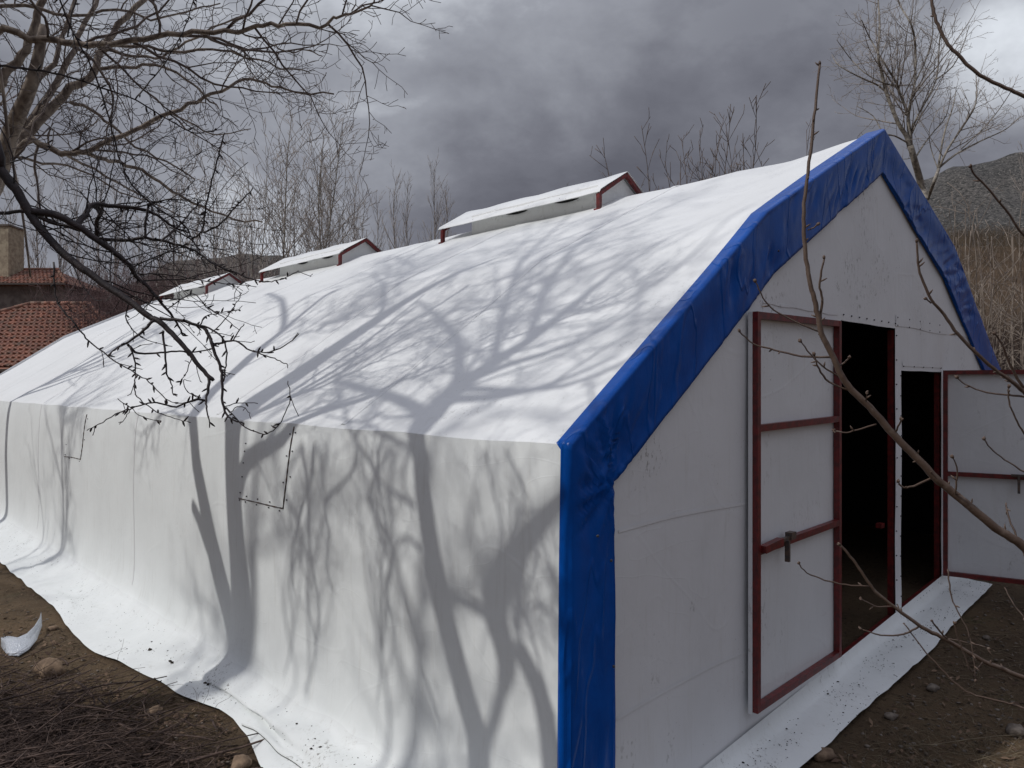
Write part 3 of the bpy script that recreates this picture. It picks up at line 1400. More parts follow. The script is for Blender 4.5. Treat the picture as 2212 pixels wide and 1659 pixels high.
# tree beside the long wall whose pale limbs reach over the top left of the view
def tree_over_wall():
    rng = random.Random(11)
    main, rm = cast([('w', 522, 1400, 25), ('w', 512, 1180, 20), ('w', 498, 1010, 18), ('w', 489, 905, 18), ('r', 560, 858, 20), ('r', 640, 800, 19), ('r', 720, 740, 17),
                     ('r', 805, 681, 14), ('r', 870, 640, 11), ('r', 960, 590, 7), ('r', 1060, 548, 4)], 1.75)
    base = V((main[0].x - .18, main[0].y - .10, 0))
    base.z = ground_z(base.x, base.y) - .05
    t = thing('bare_tree', base + V((0, 0, .05)), 'tall bare tree at the long wall with pale limbs reaching over the upper left', 'tree')
    tr, cr = MB(), MB()
    pts = [base, lerp(base, main[0], .35) + V((.03, 0, 0)), lerp(base, main[0], .7) + V((-.02, .02, 0))] + main
    rad = [.125, .105, .098] + rm
    limb(tr, rng, pts, rad, ORCH, 0, cr, dens=.55, f0=.55)
    # left stem of the fork
    p2, r2 = cast([('w', 497, 1338, 16), ('w', 466, 1215, 15), ('w', 440, 1080, 11), ('w', 422, 1000, 10), ('w', 405, 905, 8.5), ('r', 450, 850, 8), ('r', 505, 795, 8), ('r', 560, 742, 7),
                   ('r', 602, 708, 6), ('r', 665, 655, 4), ('r', 716, 618, 3)], 1.75, .02)
    limb(tr, rng, [main[0] - V((0, 0, .1))] + p2, [.05] + r2, ORCH, 0, cr, dens=1.4, f0=.4)
    p3, r3 = cast([('r', 602, 708, 4), ('r', 606, 672, 4), ('r', 600, 640, 3), ('r', 570, 628, 2)], 1.8)
    limb(tr, rng, p3, r3, ORCH, 1, cr, dens=3)
    p3, r3 = cast([('r', 808, 678, 5), ('r', 822, 643, 4), ('r', 818, 606, 3), ('r', 800, 590, 2)], 1.75)
    limb(tr, rng, p3, r3, ORCH, 1, cr, dens=3)
    p4, r4 = cast([('w', 513, 1075, 9), ('w', 532, 990, 9), ('w', 600, 938, 8), ('r', 700, 885, 7), ('r', 800, 850, 6), ('r', 880, 800, 4)], 1.7, -.05)
    limb(tr, rng, p4, r4, ORCH, 0, cr, dens=2.2)
    # short thorny stub beside the left stem
    p5, r5 = cast([('w', 452, 1180, 9), ('w', 430, 1120, 6), ('w', 418, 1095, 5)], 1.75)
    limb(tr, rng, p5, r5, ORCH, 1, cr, dens=0)
    # limbs seen against the sky: c(u, v) uses the pixels of a 0.3662 crop
    def c(seq, y0, y1):
        n = len(seq)
        return [P(u * .3662, v * .3662, lerp(y0, y1, i / (n - 1))) for i, (u, v) in enumerate(seq)]
    fork = main[3] * .5 + main[2] * .5
    hub = P(-30, 395, 5.15)
    limb(tr, rng, [fork, lerp(fork, hub, .5) + V((0, 0, .1)), hub], [.075, .07, .06], ORCH, 0, cr, dens=0)
    def L(seq, y0, y1, w0, w1, dens=3.2, start=hub, lvl=0, f0=.12):
        dens *= 1.5
        q = c(seq, y0, y1)
        if start is not None:
            q = [start] + q
        yy = (y0 + y1) / 2
        r = radii(w0 * .3662 / F * yy / 2, w1 * .3662 / F * yy / 2, len(q))
        limb(tr, rng, q, r, MESH, lvl, cr, dens=dens * 1.25, f0=f0, jitter=.012)
    L([(-60, 215), (180, 225), (330, 240), (520, 265), (650, 265), (800, 235), (1000, 210), (1200, 190), (1400, 180), (1560, 150), (1700, 150), (1880, 155), (1960, 110), (2060, 80), (2150, 60), (2200, 5), (2230, -60)],
      4.3, 4.1, 46, 9, 3.4, P(-150, 330, 4.7))
    L([(60, 870), (180, 760), (300, 650), (420, 520), (560, 420), (600, 300), (700, 150), (850, 0), (960, -150)], 5.1, 5.5, 66, 26, 2.6)
    L([(80, 840), (200, 690), (330, 480), (420, 330), (480, 180), (560, 20), (600, -150)], 5.2, 5.8, 48, 20, 2.6)
    L([(30, 800), (100, 640), (200, 500), (330, 370), (350, 230), (430, 60), (460, -150)], 5.2, 5.6, 40, 20, 2.4)
    L([(-40, 560), (60, 410), (150, 290), (210, 130), (260, -20), (300, -200)], 5.0, 5.0, 56, 36, 2.0, P(-80, 330, 5.1))
    L([(150, 830), (250, 850), (330, 890), (430, 910), (530, 880), (640, 830), (730, 790), (900, 720), (1060, 640), (1200, 580), (1350, 510), (1490, 470), (1600, 500), (1750, 545), (1970, 555)],
      5.05, 5.0, 42, 9, 3.6)
    L([(500, 905), (620, 945), (700, 960), (830, 1000), (950, 1080), (1060, 1150), (1200, 1230), (1380, 1290), (1550, 1310)], 5.05, 5.8, 24, 10, 3.4, None)
    L([(400, 600), (550, 650), (650, 740), (800, 860), (980, 960), (1150, 1060)], 5.2, 5.7, 20, 8, 3.6, None, 1)
    L([(620, 255), (820, 270), (1000, 310), (1250, 280), (1450, 330), (1650, 400), (1830, 430)], 4.3, 4.6, 22, 7, 4.2, None, 1)
    L([(560, 410), (750, 400), (900, 380), (1100, 470), (1200, 560), (1290, 640)], 5.3, 5.3, 22, 8, 4.0, None, 1)
    L([(1400, 185), (1560, 230), (1650, 290), (1790, 300), (1900, 330)], 4.2, 4.3, 12, 6, 5, None, 1)
    L([(600, 290), (800, 330), (960, 330), (1100, 250), (1330, 130), (1500, 60)], 5.2, 4.9, 20, 8, 4, None, 1)
    L([(1000, 660), (1150, 740), (1300, 800), (1480, 760)], 5.0, 5.3, 12, 6, 4.5, None, 1)
    L([(330, 890), (480, 960), (700, 1080), (900, 1200), (1100, 1290)], 5.2, 6.2, 18, 7, 3.6, None, 1)
    L([(0, 930), (250, 960), (480, 1000), (700, 1130), (860, 1180)], 5.4, 6.3, 20, 7, 3.6, hub, 1)
    L([(-50, 60), (150, 40), (420, 90), (700, 60), (900, 120), (1100, 60), (1300, 20)], 4.8, 5.4, 26, 8, 3.6, P(-120, 60, 4.8), 1)
    tr.build('trunk', M['bark_pale'], t)
    cr.build('crown', M['bark_twig'], t)


tree_over_wall()


def tree_near_corner():
    rng = random.Random(23)
    T0 = 2.15
    main, rm = cast([('w', 1040, 1690, 25), ('w', 1000, 1500, 24), ('w', 952, 1300, 22), ('w', 920, 1130, 19), ('w', 900, 1000, 18), ('w', 888, 950, 17), ('r', 925, 900, 22), ('r', 985, 835, 20),
                     ('r', 1060, 775, 16), ('r', 1130, 725, 13), ('r', 1210, 660, 10), ('r', 1310, 580, 7), ('r', 1420, 510, 4)], T0)
    base = V((main[0].x - .06, main[0].y - .06, 0))
    base.z = ground_z(base.x, base.y) - .05
    t = thing('bare_tree', base + V((0, 0, .05)), 'forked bare tree outside the frame, casting its trunk shadow beside the corner', 'tree')
    tr, cr = MB(), MB()
    limb(tr, rng, [base, lerp(base, main[0], .5)] + main, [.11, .095] + rm, ORCH, 0, cr, dens=1.4, f0=.42)
    def S(seq, T0, dT, dens, lvl=0, f0=.2):
        p, r = cast(seq, T0, dT)
        limb(tr, rng, p, r, ORCH, lvl, cr, dens=dens, f0=f0)
    S([('w', 1045, 1600, 10), ('w', 1072, 1490, 10), ('w', 1082, 1410, 22), ('w', 1062, 1320, 26), ('w', 1070, 1245, 24), ('w', 1108, 1170, 20), ('w', 1160, 1098, 16), ('w', 1206, 1045, 12)], T0, .0, .6)
    S([('w', 1104, 1350, 9), ('w', 1108, 1260, 9), ('w', 1120, 1160, 8)], T0, 0, 0, 1)
    S([('w', 958, 1288, 7), ('w', 1000, 1297, 8), ('w', 1040, 1318, 9)], T0, 0, 0, 1)
    S([('w', 1190, 1720, 26), ('w', 1172, 1600, 24), ('w', 1148, 1480, 20), ('w', 1110, 1395, 18)], T0, 0, 0, 1)
    S([('r', 985, 830, 12), ('r', 985, 770, 9), ('r', 972, 715, 7), ('r', 930, 670, 5), ('r', 890, 640, 3)], T0, .05, 3.4)
    S([('r', 1000, 820, 12), ('r', 1090, 780, 9), ('r', 1190, 745, 7), ('r', 1300, 700, 5), ('r', 1400, 640, 3)], T0, -.06, 3.6)
    S([('r', 1130, 725, 9), ('r', 1170, 620, 6), ('r', 1250, 510, 4), ('r', 1330, 440, 2)], T0, .12, 4.2)
    S([('r', 1060, 775, 9), ('r', 1080, 650, 6), ('r', 1130, 540, 4), ('r', 1230, 450, 2)], T0, -.10, 4.2)
    S([('r', 985, 835, 9), ('r', 1220, 830, 6), ('r', 1420, 740, 5), ('r', 1540, 620, 3), ('r', 1620, 520, 2)], T0, -.08, 4.2)
    S([('r', 1210, 660, 7), ('r', 1340, 640, 5), ('r', 1480, 560, 4), ('r', 1620, 440, 2)], T0, .10, 4.2)
    S([('r', 925, 900, 12), ('r', 860, 860, 9), ('r', 790, 838, 7), ('r', 720, 820, 4)], T0, -.04, 3.6)
    S([('r', 960, 860, 12), ('r', 1080, 850, 9), ('r', 1200, 820, 7), ('r', 1330, 770, 4)], T0, .05, 3.6)
    S([('w', 905, 1180, 4), ('w', 868, 1163, 3), ('w', 846, 1230, 3), ('w', 830, 1340, 2), ('w', 818, 1440, 1.5)], T0, .05, 3.4, 1)
    S([('w', 893, 1090, 3.5), ('w', 820, 1040, 3), ('w', 770, 960, 3), ('r', 740, 880, 2.5), ('r', 720, 800, 2)], T0, .04, 3.6, 1)
    S([('w', 860, 1230, 2.5), ('w', 905, 1420, 2.5), ('w', 950, 1560, 2)], T0, .05, 3.0, 1)
    for sx in range(20):
        u = rng.uniform(590, 1190)
        v0 = rng.uniform(980, 1350)
        q = []
        for k in range(6):
            q.append(('w', u + rng.uniform(-14, 14) + k * rng.uniform(-6, 10), v0 + 260 - k * (v0 + 260 - 955) / 5, 1.2 + .35 * k))
        S(q, T0 + rng.uniform(-.4, 2.6), rng.uniform(-.05, .05), 3.4, 1)
    # finer limbs whose soft shadows make the web on the roof
    for k in range(40):
        u = rng.uniform(620, 1420)
        v = rng.uniform(560, 900) - max(0, u - 1000) * .25
        q = []
        for j in range(6):
            q.append(('r', u + j * rng.uniform(14, 34), v - j * rng.uniform(10, 24), 2.6 - .35 * j))
        S(q, T0 + rng.uniform(-.2, 1.6), rng.uniform(-.08, .08), 3.6, 1)
    tr.build('trunk', M['bark_pale'], t)
    cr.build('crown', M['bark_twig'], t)


tree_near_corner()

def crown_behind(s0, T0, h, label, seed, lean=0., nb=8):
    """bare tree standing well back from the long wall; only its blurred shadow is in the photograph"""
    rng = random.Random(seed)
    b = C0 + D1 * s0 - D2 * T0
    b.z = ground_z(b.x, b.y) - .05
    t = thing('bare_tree', b + V((0, 0, .05)), label, 'tree')
    tr, cr = MB(), MB()
    pts = [b + V((lean * h * f * f + .2 * nz(f * 3, seed), .2 * nz(f * 3, seed, 4), h * f)) for f in (0, .12, .25, .38, .5, .65, .8, .95)]
    limb(tr, rng, pts, [.075, .07, .065, .06, .05, .04, .028, .012], ORCH, 0, cr, dens=1.2, f0=.6)
    for k in range(nb):
        f = rng.uniform(.5, .85)
        i = f * 7
        p = lerp(pts[int(i)], pts[int(i) + 1], i % 1)
        a = k * 2.4 + rng.random()
        grow(tr, rng, p, V((math.cos(a), math.sin(a), rng.uniform(.4, 1.2))), rng.uniform(1.6, 2.8), .024, 0, ORCH, cr)
    tr.build('trunk', M['bark_pale'], t)
    cr.build('crown', M['bark_twig'], t)


crown_behind(3.3, 5.0, 9.5, 'bare tree behind the camera whose blurred shadow mottles the near wall', 61, nb=5)
crown_behind(5.6, 5.6, 10.5, 'taller bare tree behind the camera whose faint shadow falls on the near roof', 64)
crown_behind(10.5, 4.6, 8.5, 'bare tree left of the view whose shadow streaks the middle roof', 66)

BIG = dict(seg=[.3, .18, .12, .08], gnarl=[.08, .15, .22, .3], up=[.04, .03, .02, .01], dens=[2.4, 2.6, 4.2, 0], ang=[45, 48, 50, 50],
           ratio=[.5, .45, .4, .4], levels=3, f0=.2, tip=.003, thick=.013, minlen=.12, split=1)


def far_wall_tree():
    rng = random.Random(31)
    p = wall_px(20, 1000)
    b = back(p, 2.0)
    base = V((b.x - .1, b.y, ground_z(b.x, b.y) - .05))
    t = thing('bare_tree', base + V((0, 0, .05)), 'bare tree at the far end of the long wall with thin upright limbs', 'tree')
    tr, cr = MB(), MB()
    pts = [base, base + V((.05, 0, 1.4)), base + V((.0, .1, 2.8)), base + V((.15, .2, 4.2)), base + V((.3, .1, 5.8)), base + V((.5, .2, 7.2))]
    limb(tr, rng, pts, [.12, .10, .09, .07, .05, .02], BIG, 0, cr, dens=0)
    for i in range(9):
        a = rng.uniform(0, 6.28) if i > 5 else rng.uniform(-.8, .8)
        f = rng.uniform(.35, .9)
        st = pts[2] + (pts[5] - pts[2]) * (f * .8)
        grow(tr, rng, st, V((math.cos(a), math.sin(a), rng.uniform(.5, 1.3))), rng.uniform(2.4, 3.8), .045, 0, BIG, cr)
    tr.build('trunk', M['bark_pale'], t)
    cr.build('crown', M['bark_red'], t)


far_wall_tree()

# ---- dark plum branch hanging close to the camera on the left
PLUM = dict(seg=[.10, .04, .025, .02], gnarl=[.12, .3, .4, .4], up=[-.01, .0, .02, .02], dens=[7, 13, 16, 0], ang=[50, 52, 55, 50],
            ratio=[.2, .22, .25, .3], levels=2, f0=.08, tip=.0014, thick=.011, minlen=.014, split=9, maxlen=.34)


def knobs(m, rng, pts, rad, step=.045, size=1.0):
    """buds and spurs along a twig"""
    for i in range(len(pts) - 1):
        a, b = pts[i], pts[i + 1]
        L = (b - a).length
        k = int(L / step + rng.random())
        for j in range(k):
            p = lerp(a, b, rng.random())
            ax = (b - a).normalized()
            sd = rand_dir(rng)
            sd = (sd - ax * sd.dot(ax)).normalized()
            r = rad[i]
            d = (sd + ax * .7).normalized()
            l = (.008 + .010 * rng.random()) * size
            m.tube([p, p + d * (r + l * .6), p + d * (r + l * 1.3)], [.0026 * size, .0034 * size, .0012 * size], 5)


def plum_tree():
    rng = random.Random(41)
    base = V((-2.75, 1.6, ground_z(-2.75, 1.6) - .05))
    t = thing('plum_tree', base + V((0, 0, .05)), 'dark gnarled fruit tree reaching in close from the left over the tent', 'tree')
    tr, cr = MB(), MB()
    K = .293
    def c2(seq, y0, y1):
        n = len(seq)
        return [P(u * K, 432 + v * K, lerp(y0, y1, i / (n - 1))) for i, (u, v) in enumerate(seq)]
    def c1(seq, y0, y1):
        n = len(seq)
        return [P(u * .3662, v * .3662, lerp(y0, y1, i / (n - 1))) for i, (u, v) in enumerate(seq)]
    def L(q, w0, w1, dens=5, lvl=0, pre=None):
        if pre is not None:
            q = pre + q
        y = q[-1].y
        r = radii(w0 / F * y / 2 * 1.1, w1 / F * y / 2 * 1.1, len(q))
        o, ro = limb(tr, rng, q, r, PLUM, lvl, cr, dens=dens, f0=.05, jitter=.0022, sub=4)
        if w1 < 6:
            knobs(cr, rng, o, ro, .05)
        pool.extend(zip(o[3:], ro[3:]))
        return o
    pool = []
    top = base + V((.05, .1, 2.55))
    limb(tr, rng, [base, base + V((.05, .02, .9)), base + V((0, .08, 1.8)), top], [.10, .085, .075, .06], PLUM, 0, cr, dens=0)
    hub = P(-60, 300, 2.5)
    limb(tr, rng, [top, lerp(top, hub, .5) + V((0, 0, .05)), hub, P(0, 366, 2.55)], [.05, .035, .022, .016], PLUM, 0, cr, dens=0)
    L(c1([(0, 1000), (60, 1080), (110, 1140)], 2.55, 2.55) + c2([(230, 120), (400, 330), (600, 500), (800, 640), (950, 740), (1100, 860), (1180, 900), (1300, 1020), (1400, 1130), (1500, 1260), (1572, 1330)], 2.55, 2.5), 21, 8, 2.5)
    L(c2([(230, 90), (400, 110), (560, 190), (700, 280), (850, 390), (960, 490), (1000, 560), (1090, 640), (1200, 770), (1300, 900), (1350, 1000)], 2.55, 2.75), 15, 3, 4)
    L(c2([(560, 190), (620, 120), (670, 40), (800, 40), (1000, 60), (1160, 110), (1280, 200), (1400, 240)], 2.6, 2.9), 12, 3, 5)
    L(c2([(1180, 870), (1330, 890), (1480, 930), (1540, 1000), (1560, 1060), (1620, 1220), (1640, 1330), (1640, 1500), (1690, 1600), (1800, 1650)], 2.5, 2.4), 9, 3.5, 5)
    L(c2([(1400, 900), (1540, 945), (1640, 1020), (1670, 1130), (1660, 1250), (1650, 1330)], 2.45, 2.4), 4.5, 3, 5)
    L(c2([(1560, 1070), (1650, 1050), (1740, 1040), (1850, 1110), (1980, 1120), (2090, 1080), (2205, 985)], 2.48, 2.35), 5.5, 1.8, 6)
    L(c2([(1860, 1110), (2000, 1160), (2060, 1185), (2120, 1212)], 2.4, 2.36), 3, 2, 6)
    L(c2([(1715, 1040), (1750, 980), (1800, 912)], 2.42, 2.4), 3, 2, 4)
    L(c2([(1130, 890), (1060, 960), (940, 1050), (850, 1100), (800, 1140)], 2.5, 2.45), 8, 2.2, 5)
    L(c2([(940, 1060), (1000, 1120), (1150, 1130), (1300, 1115), (1400, 1120), (1550, 1100)], 2.5, 2.55), 5.5, 3, 5)
    L(c2([(960, 1080), (1000, 1200), (1000, 1300), (990, 1400), (1030, 1470), (1150, 1560), (1290, 1610), (1400, 1640)], 2.5, 2.35), 4, 1.6, 5)
    L(c2([(1200, 960), (1220, 1130), (1230, 1280), (1260, 1350), (1280, 1440)], 2.5, 2.45), 5, 1.8, 6)
    L(c2([(1410, 1170), (1380, 1260), (1330, 1340)], 2.5, 2.45), 2.5, 1.6, 5)
    L(c2([(1540, 1300), (1535, 1400), (1520, 1480), (1530, 1560), (1545, 1680)], 2.5, 2.42), 7, 2, 6)
    L(c2([(1520, 1485), (1430, 1475), (1300, 1525), (1180, 1500), (1100, 1498), (960, 1540), (850, 1580), (730, 1655), (640, 1700)], 2.5, 2.35), 5.5, 1.8, 6)
    L(c2([(870, 1465), (960, 1530), (1050, 1600), (1190, 1630)], 2.4, 2.35), 2, 1.6, 6)
    L(c2([(960, 1540), (930, 1600), (880, 1655)], 2.4, 2.38), 2, 1.5, 6)
    L(c2([(400, 460), (410, 700), (450, 800), (540, 900), (620, 1000), (690, 1070), (850, 1190), (1000, 1280), (1100, 1340), (1200, 1450), (1300, 1500), (1480, 1460)], 2.6, 2.4), 4.5, 1.8, 3.5)
    L(c2([(1480, 1460), (1390, 1420), (1350, 1330), (1410, 1335)], 2.45, 2.45), 2.2, 1.5, 5)
    L(c2([(1650, 1520), (1750, 1500), (1900, 1500)], 2.42, 2.38), 2.4, 1.6, 7)
    L(c2([(1700, 1560), (1770, 1520), (1830, 1560), (1850, 1615)], 2.42, 2.38), 2.2, 1.6, 6)
    L(c2([(1240, 800), (1420, 690), (1520, 790), (1640, 860), (1740, 940)], 2.7, 2.6), 3, 1.8, 6)
    L(c2([(1480, 920), (1510, 860), (1590, 840), (1760, 810)], 2.5, 2.6), 3, 1.6, 6)
    L(c2([(1560, 980), (1680, 850), (1740, 760), (1783, 683)], 2.5, 2.6), 2.5, 1.6, 4)
    L(c2([(950, 760), (930, 860), (980, 960), (1080, 1030), (1270, 1080)], 2.6, 2.55), 3.2, 1.6, 6)
    L(c2([(1250, 200), (1420, 300), (1500, 420), (1620, 490), (1750, 540), (1880, 590), (2000, 600), (2110, 570), (2200, 520)], 2.8, 2.65), 4, 1.8, 4)
    L(c2([(1000, 545), (1150, 545), (1300, 560), (1480, 590), (1620, 610), (1720, 620), (1890, 640)], 2.8, 2.7), 3.2, 1.6, 4)
    L(c2([(975, 500), (1130, 420), (1290, 370), (1380, 330), (1560, 350), (1720, 390)], 2.8, 2.9), 3.5, 1.6, 4)
    L(c2([(1200, 290), (1300, 210), (1400, 100), (1490, 0)], 2.8, 3.0), 4, 2, 4)
    L(c1([(-60, 375), (0, 385), (180, 410), (360, 440), (600, 520), (800, 590), (950, 680), (1130, 780), (1220, 775), (1310, 765)], 2.5, 2.8), 6.5, 1.8, 3.5, 0, [P(-160, 200, 2.4)])
    L(c1([(430, 190), (520, 350), (590, 520), (650, 720), (700, 920), (780, 1090), (880, 1190), (1000, 1270), (1090, 1330), (1130, 1400)], 2.5, 2.8), 3.4, 3, 3.5, 0, [P(120, -30, 2.45)])
    L(c1([(1150, -40), (1110, 110), (1060, 230), (950, 400), (870, 500), (800, 585)], 2.6, 2.65), 2.2, 3.4, 3)
    L(c1([(1325, 780), (1300, 880), (1280, 960), (1240, 1100), (1210, 1250), (1190, 1360), (1130, 1410)], 2.7, 2.8), 3, 4, 2.5)
    L(c1([(1150, 1060), (1080, 1130), (980, 1180), (880, 1195)], 2.75, 2.75), 2, 3, 4)
    L(c1([(875, 1200), (860, 1300), (860, 1410)], 2.75, 2.75), 5, 5, 1)
    L(c1([(1495, 1105), (1440, 1170), (1370, 1240), (1290, 1330), (1200, 1370)], 2.8, 2.8), 2.2, 4.5, 4)
    L(c1([(900, 1130), (800, 1230), (740, 1320), (620, 1290), (560, 1230)], 2.8, 2.8), 2, 3, 4)
    L(c1([(560, 1400), (700, 1420), (860, 1405), (1030, 1440), (1150, 1480), (1250, 1550), (1400, 1620)], 2.9, 3.0), 9, 4, 3)
    L(c1([(570, 1400), (575, 1300), (600, 1240), (540, 1220)], 2.9, 2.8), 10, 7, 2)
    L(c1([(0, 1260), (150, 1250), (300, 1310), (450, 1350), (560, 1400)], 2.7, 2.9), 9, 8, 3, 0, [P(-90, 470, 2.6)])
    L(c1([(560, 70), (520, 220), (510, 330)], 2.5, 2.5), 2, 3, 4)
    L(c1([(320, 760), (300, 870), (180, 920), (60, 960)], 2.6, 2.5), 2.5, 4, 4)
    L(c1([(400, 220), (420, 100), (450, -20)], 2.5, 2.5), 4, 3, 4)
    # finer side shoots off the existing limbs
    SH_ = dict(PLUM)
    SH_.update(seg=[.05, .03, .02], dens=[9, 14, 0], ratio=[.28, .3, .3], gnarl=[.22, .35, .4], maxlen=.9, tip=.0013, thick=.006)
    cand = [(p, r) for p, r in pool if 0 < (p.x / p.y * F + 1106) < 400 and 330 < (829.5 - (p.z - CAMZ) / p.y * F) < 640]
    for k in range(75):
        p, r = rng.choice(cand)
        grow(cr, rng, p, V((rng.uniform(-.5, 1), rng.uniform(-.3, .9), rng.uniform(-.6, .7))), rng.uniform(.2, .6), min(r * .6, .0034), 0, SH_)
    # long drooping tip by the near window
    L([P(622, 822, 2.3), P(626, 862, 2.32), P(613, 900, 2.34), P(590, 930, 2.36), P(560, 936, 2.38), P(520, 915, 2.4), P(488, 880, 2.42)], 1.8, 3, 2)
    tr.build('trunk', M['bark_dark'], t)
    cr.build('crown', M['bark_dark'], t)


plum_tree()

# ---- young walnut shoots on the right, close to the camera
def walnut_shoots():
    rng = random.Random(51)
    st = dict(PLUM)
    st.update(levels=1, dens=[0, 0, 0], tip=.002)
    base = V((2.35, 1.75, ground_z(2.35, 1.75) - .05))
    t = thing('walnut_sapling', base + V((0, 0, .05)), 'young walnut tree with knobbly brown shoots in front of the doors', 'sapling')
    tr, cr = MB(), MB()
    def c6(seq):
        return [(1564 + u * .3255, 540 + v * .3255) for u, v in seq]
    def c7(seq):
        return [(1564 + u * .349, 1080 + v * .349) for u, v in seq]
    def c5(seq):
        return [(1564 + u * .358, v * .358) for u, v in seq]
    def L(seq, y0, y1, w0, w1, pre=None, mb=None, tip=True):
        n = len(seq)
        q = [P(u, v, lerp(y0, y1, i / (n - 1))) for i, (u, v) in enumerate(seq)]
        if pre:
            q = pre + q
        r = radii(w0 / F * y0 / 2, w1 / F * y1 / 2, len(q))
        # slightly swollen nodes
        o, ro = limb(mb or cr, rng, q, r, st, 0, None, dens=0, sub=4, jitter=.0012)
        knobs(cr, rng, o, ro, .10, .72)
        if tip:
            e = o[-1]
            for _ in range(3):
                d = ((o[-1] - o[-3]).normalized() + rand_dir(rng) * .5).normalized()
                cr.tube([e, e + d * .005, e + d * .010], [.0025, .0034, .0012], 6)
        return o
    yb = 1.95
    crown = base + V((.05, .05, 1.35))
    limb(tr, rng, [base, base + V((.03, 0, .5)), base + V((0, .05, 1.0)), crown], [.055, .045, .04, .034], st, 0, None, dens=0)
    pre = [crown, P(2330, 1330, 1.9)]
    L([(2290, 1265), (2212, 1181)] + c7([(1720, 200), (1650, 150), (1530, 50)]) + c6([(1480, 1580), (1400, 1510), (1280, 1380), (1130, 1230), (1000, 1080), (860, 940), (790, 850), (740, 750), (690, 640), (650, 560), (620, 430), (600, 330), (575, 240), (545, 60)])
      + [(1737, 500), (1737, 440), (1748, 350), (1757, 270), (1765, 200), (1771, 140)], yb, 1.9, 23, 5, pre, tr)
    for seq, w0, w1 in (([(630, 545), (480, 480), (330, 400), (260, 320), (210, 215)], 5, 3),
                        ([(720, 715), (510, 705), (340, 665), (200, 625), (105, 545)], 6, 3.5),
                        ([(840, 935), (700, 880), (630, 790), (600, 700)], 6, 4),
                        ([(780, 855), (650, 770), (570, 690), (512, 610)], 5, 3),
                        ([(655, 590), (640, 450), (650, 330), (635, 220), (665, 60)], 7, 4),
                        ([(770, 770), (800, 745), (830, 715)], 5, 4),
                        ([(945, 1020), (945, 950)], 4, 2),
                        ([(1010, 1160), (880, 1195), (790, 1215), (735, 1200)], 4.5, 3),
                        ([(1130, 1220), (1150, 1180), (1175, 1130)], 5, 4),
                        ([(1385, 1505), (1280, 1560), (1190, 1575), (1155, 1540)], 6, 4),
                        ([(1535, 1640), (1535, 1590), (1550, 1470), (1520, 1380)], 5, 3)):
        L(c6(seq), 1.94, 1.88, w0, w1)
    L([(1745, 498), (1757, 492), (1764, 486)], 1.92, 1.9, 4, 3)
    L(c6([(2300, 1180), (2100, 1040), (1991, 940), (1930, 890), (1820, 810), (1700, 710), (1560, 570), (1460, 430), (1375, 330), (1310, 180), (1285, 80), (1278, -50)]), 1.9, 1.8, 12, 4, [crown, P(2400, 1130, 1.8)], tr)
    L(c6([(1990, 930), (1900, 760), (1850, 640), (1800, 560)]), 1.9, 1.85, 7, 4)
    L(c6([(1375, 350), (1345, 325)]), 1.82, 1.8, 4, 4)
    L([(2330, 620), (2260, 560), (2212, 510), (2172, 451), (2108, 380), (2097, 361)], 1.9, 1.8, 8, 3.5, [crown, P(2420, 900, 1.85)], tr)
    L([(2420, 330), (2300, 250)] + c5([(1810, 585), (1700, 530), (1540, 450), (1400, 320), (1340, 250), (1290, 150), (1268, 80), (1250, -20), (1240, -120)]), 1.7, 1.7, 9, 6, [crown, P(2520, 700, 1.7)], tr)
    L(c6([(2150, 985), (1991, 975), (1850, 960), (1700, 935), (1600, 890), (1550, 850)]), 1.9, 1.85, 6, 3)
    L(c6([(2060, 1290), (1991, 1215), (1930, 1110), (1890, 1000), (1890, 915)]), 1.9, 1.85, 5, 3.5)
    L(c6([(2100, 1530), (1991, 1475), (1890, 1410), (1790, 1340), (1730, 1260)]), 1.95, 1.9, 5, 3)
    L(c7([(2100, 1190), (1857, 1100), (1720, 1045), (1620, 1005), (1490, 930), (1350, 850), (1220, 785), (1060, 665), (930, 560), (850, 440), (780, 350), (720, 280)]), 2.1, 2.05, 12, 6, [crown, P(2360, 1500, 2.0)], tr)
    for seq, w0, w1 in (([(900, 535), (750, 525), (620, 495), (510, 450), (465, 395)], 4, 3),
                        ([(1050, 655), (950, 660), (850, 615)], 4, 3),
                        ([(1200, 785), (1110, 830), (970, 835), (850, 800)], 5, 3),
                        ([(1380, 860), (1340, 820), (1290, 750)], 5, 4),
                        ([(1600, 1005), (1530, 1060), (1490, 960), (1440, 830), (1430, 770)], 4, 3),
                        ([(1110, 760), (1220, 910), (1340, 1040), (1450, 1150), (1560, 1210), (1780, 1265), (1900, 1310)], 3, 5),
                        ([(1385, 430), (1400, 560), (1430, 660), (1500, 790), (1530, 900), (1560, 1110)], 4, 2.5),
                        ([(1735, 540), (1790, 640), (1857, 730)], 3, 4),
                        ([(1745, 20), (1765, 120), (1810, 220), (1857, 330)], 4, 5),
                        ([(1380, 860), (1500, 880), (1630, 915)], 2.5, 2)):
        L(c7(seq), 2.07, 2.02, w0, w1)
    tr.build('trunk', M['bark_shoot'], t)
    cr.build('crown', M['bark_shoot'], t)


walnut_shoots()

# ---- tall bare trees behind the gable on the right
TALL = dict(seg=[.4, .25, .16, .15], gnarl=[.07, .12, .18, .2], up=[.05, .05, .05, .1], dens=[1.5, 2.6, 4.4, 0], ang=[46, 46, 45, 40],
            ratio=[.42, .42, .38, .4], levels=3, f0=.15, tip=.0052, thick=.008, minlen=.2, split=1, maxlen=3.2)


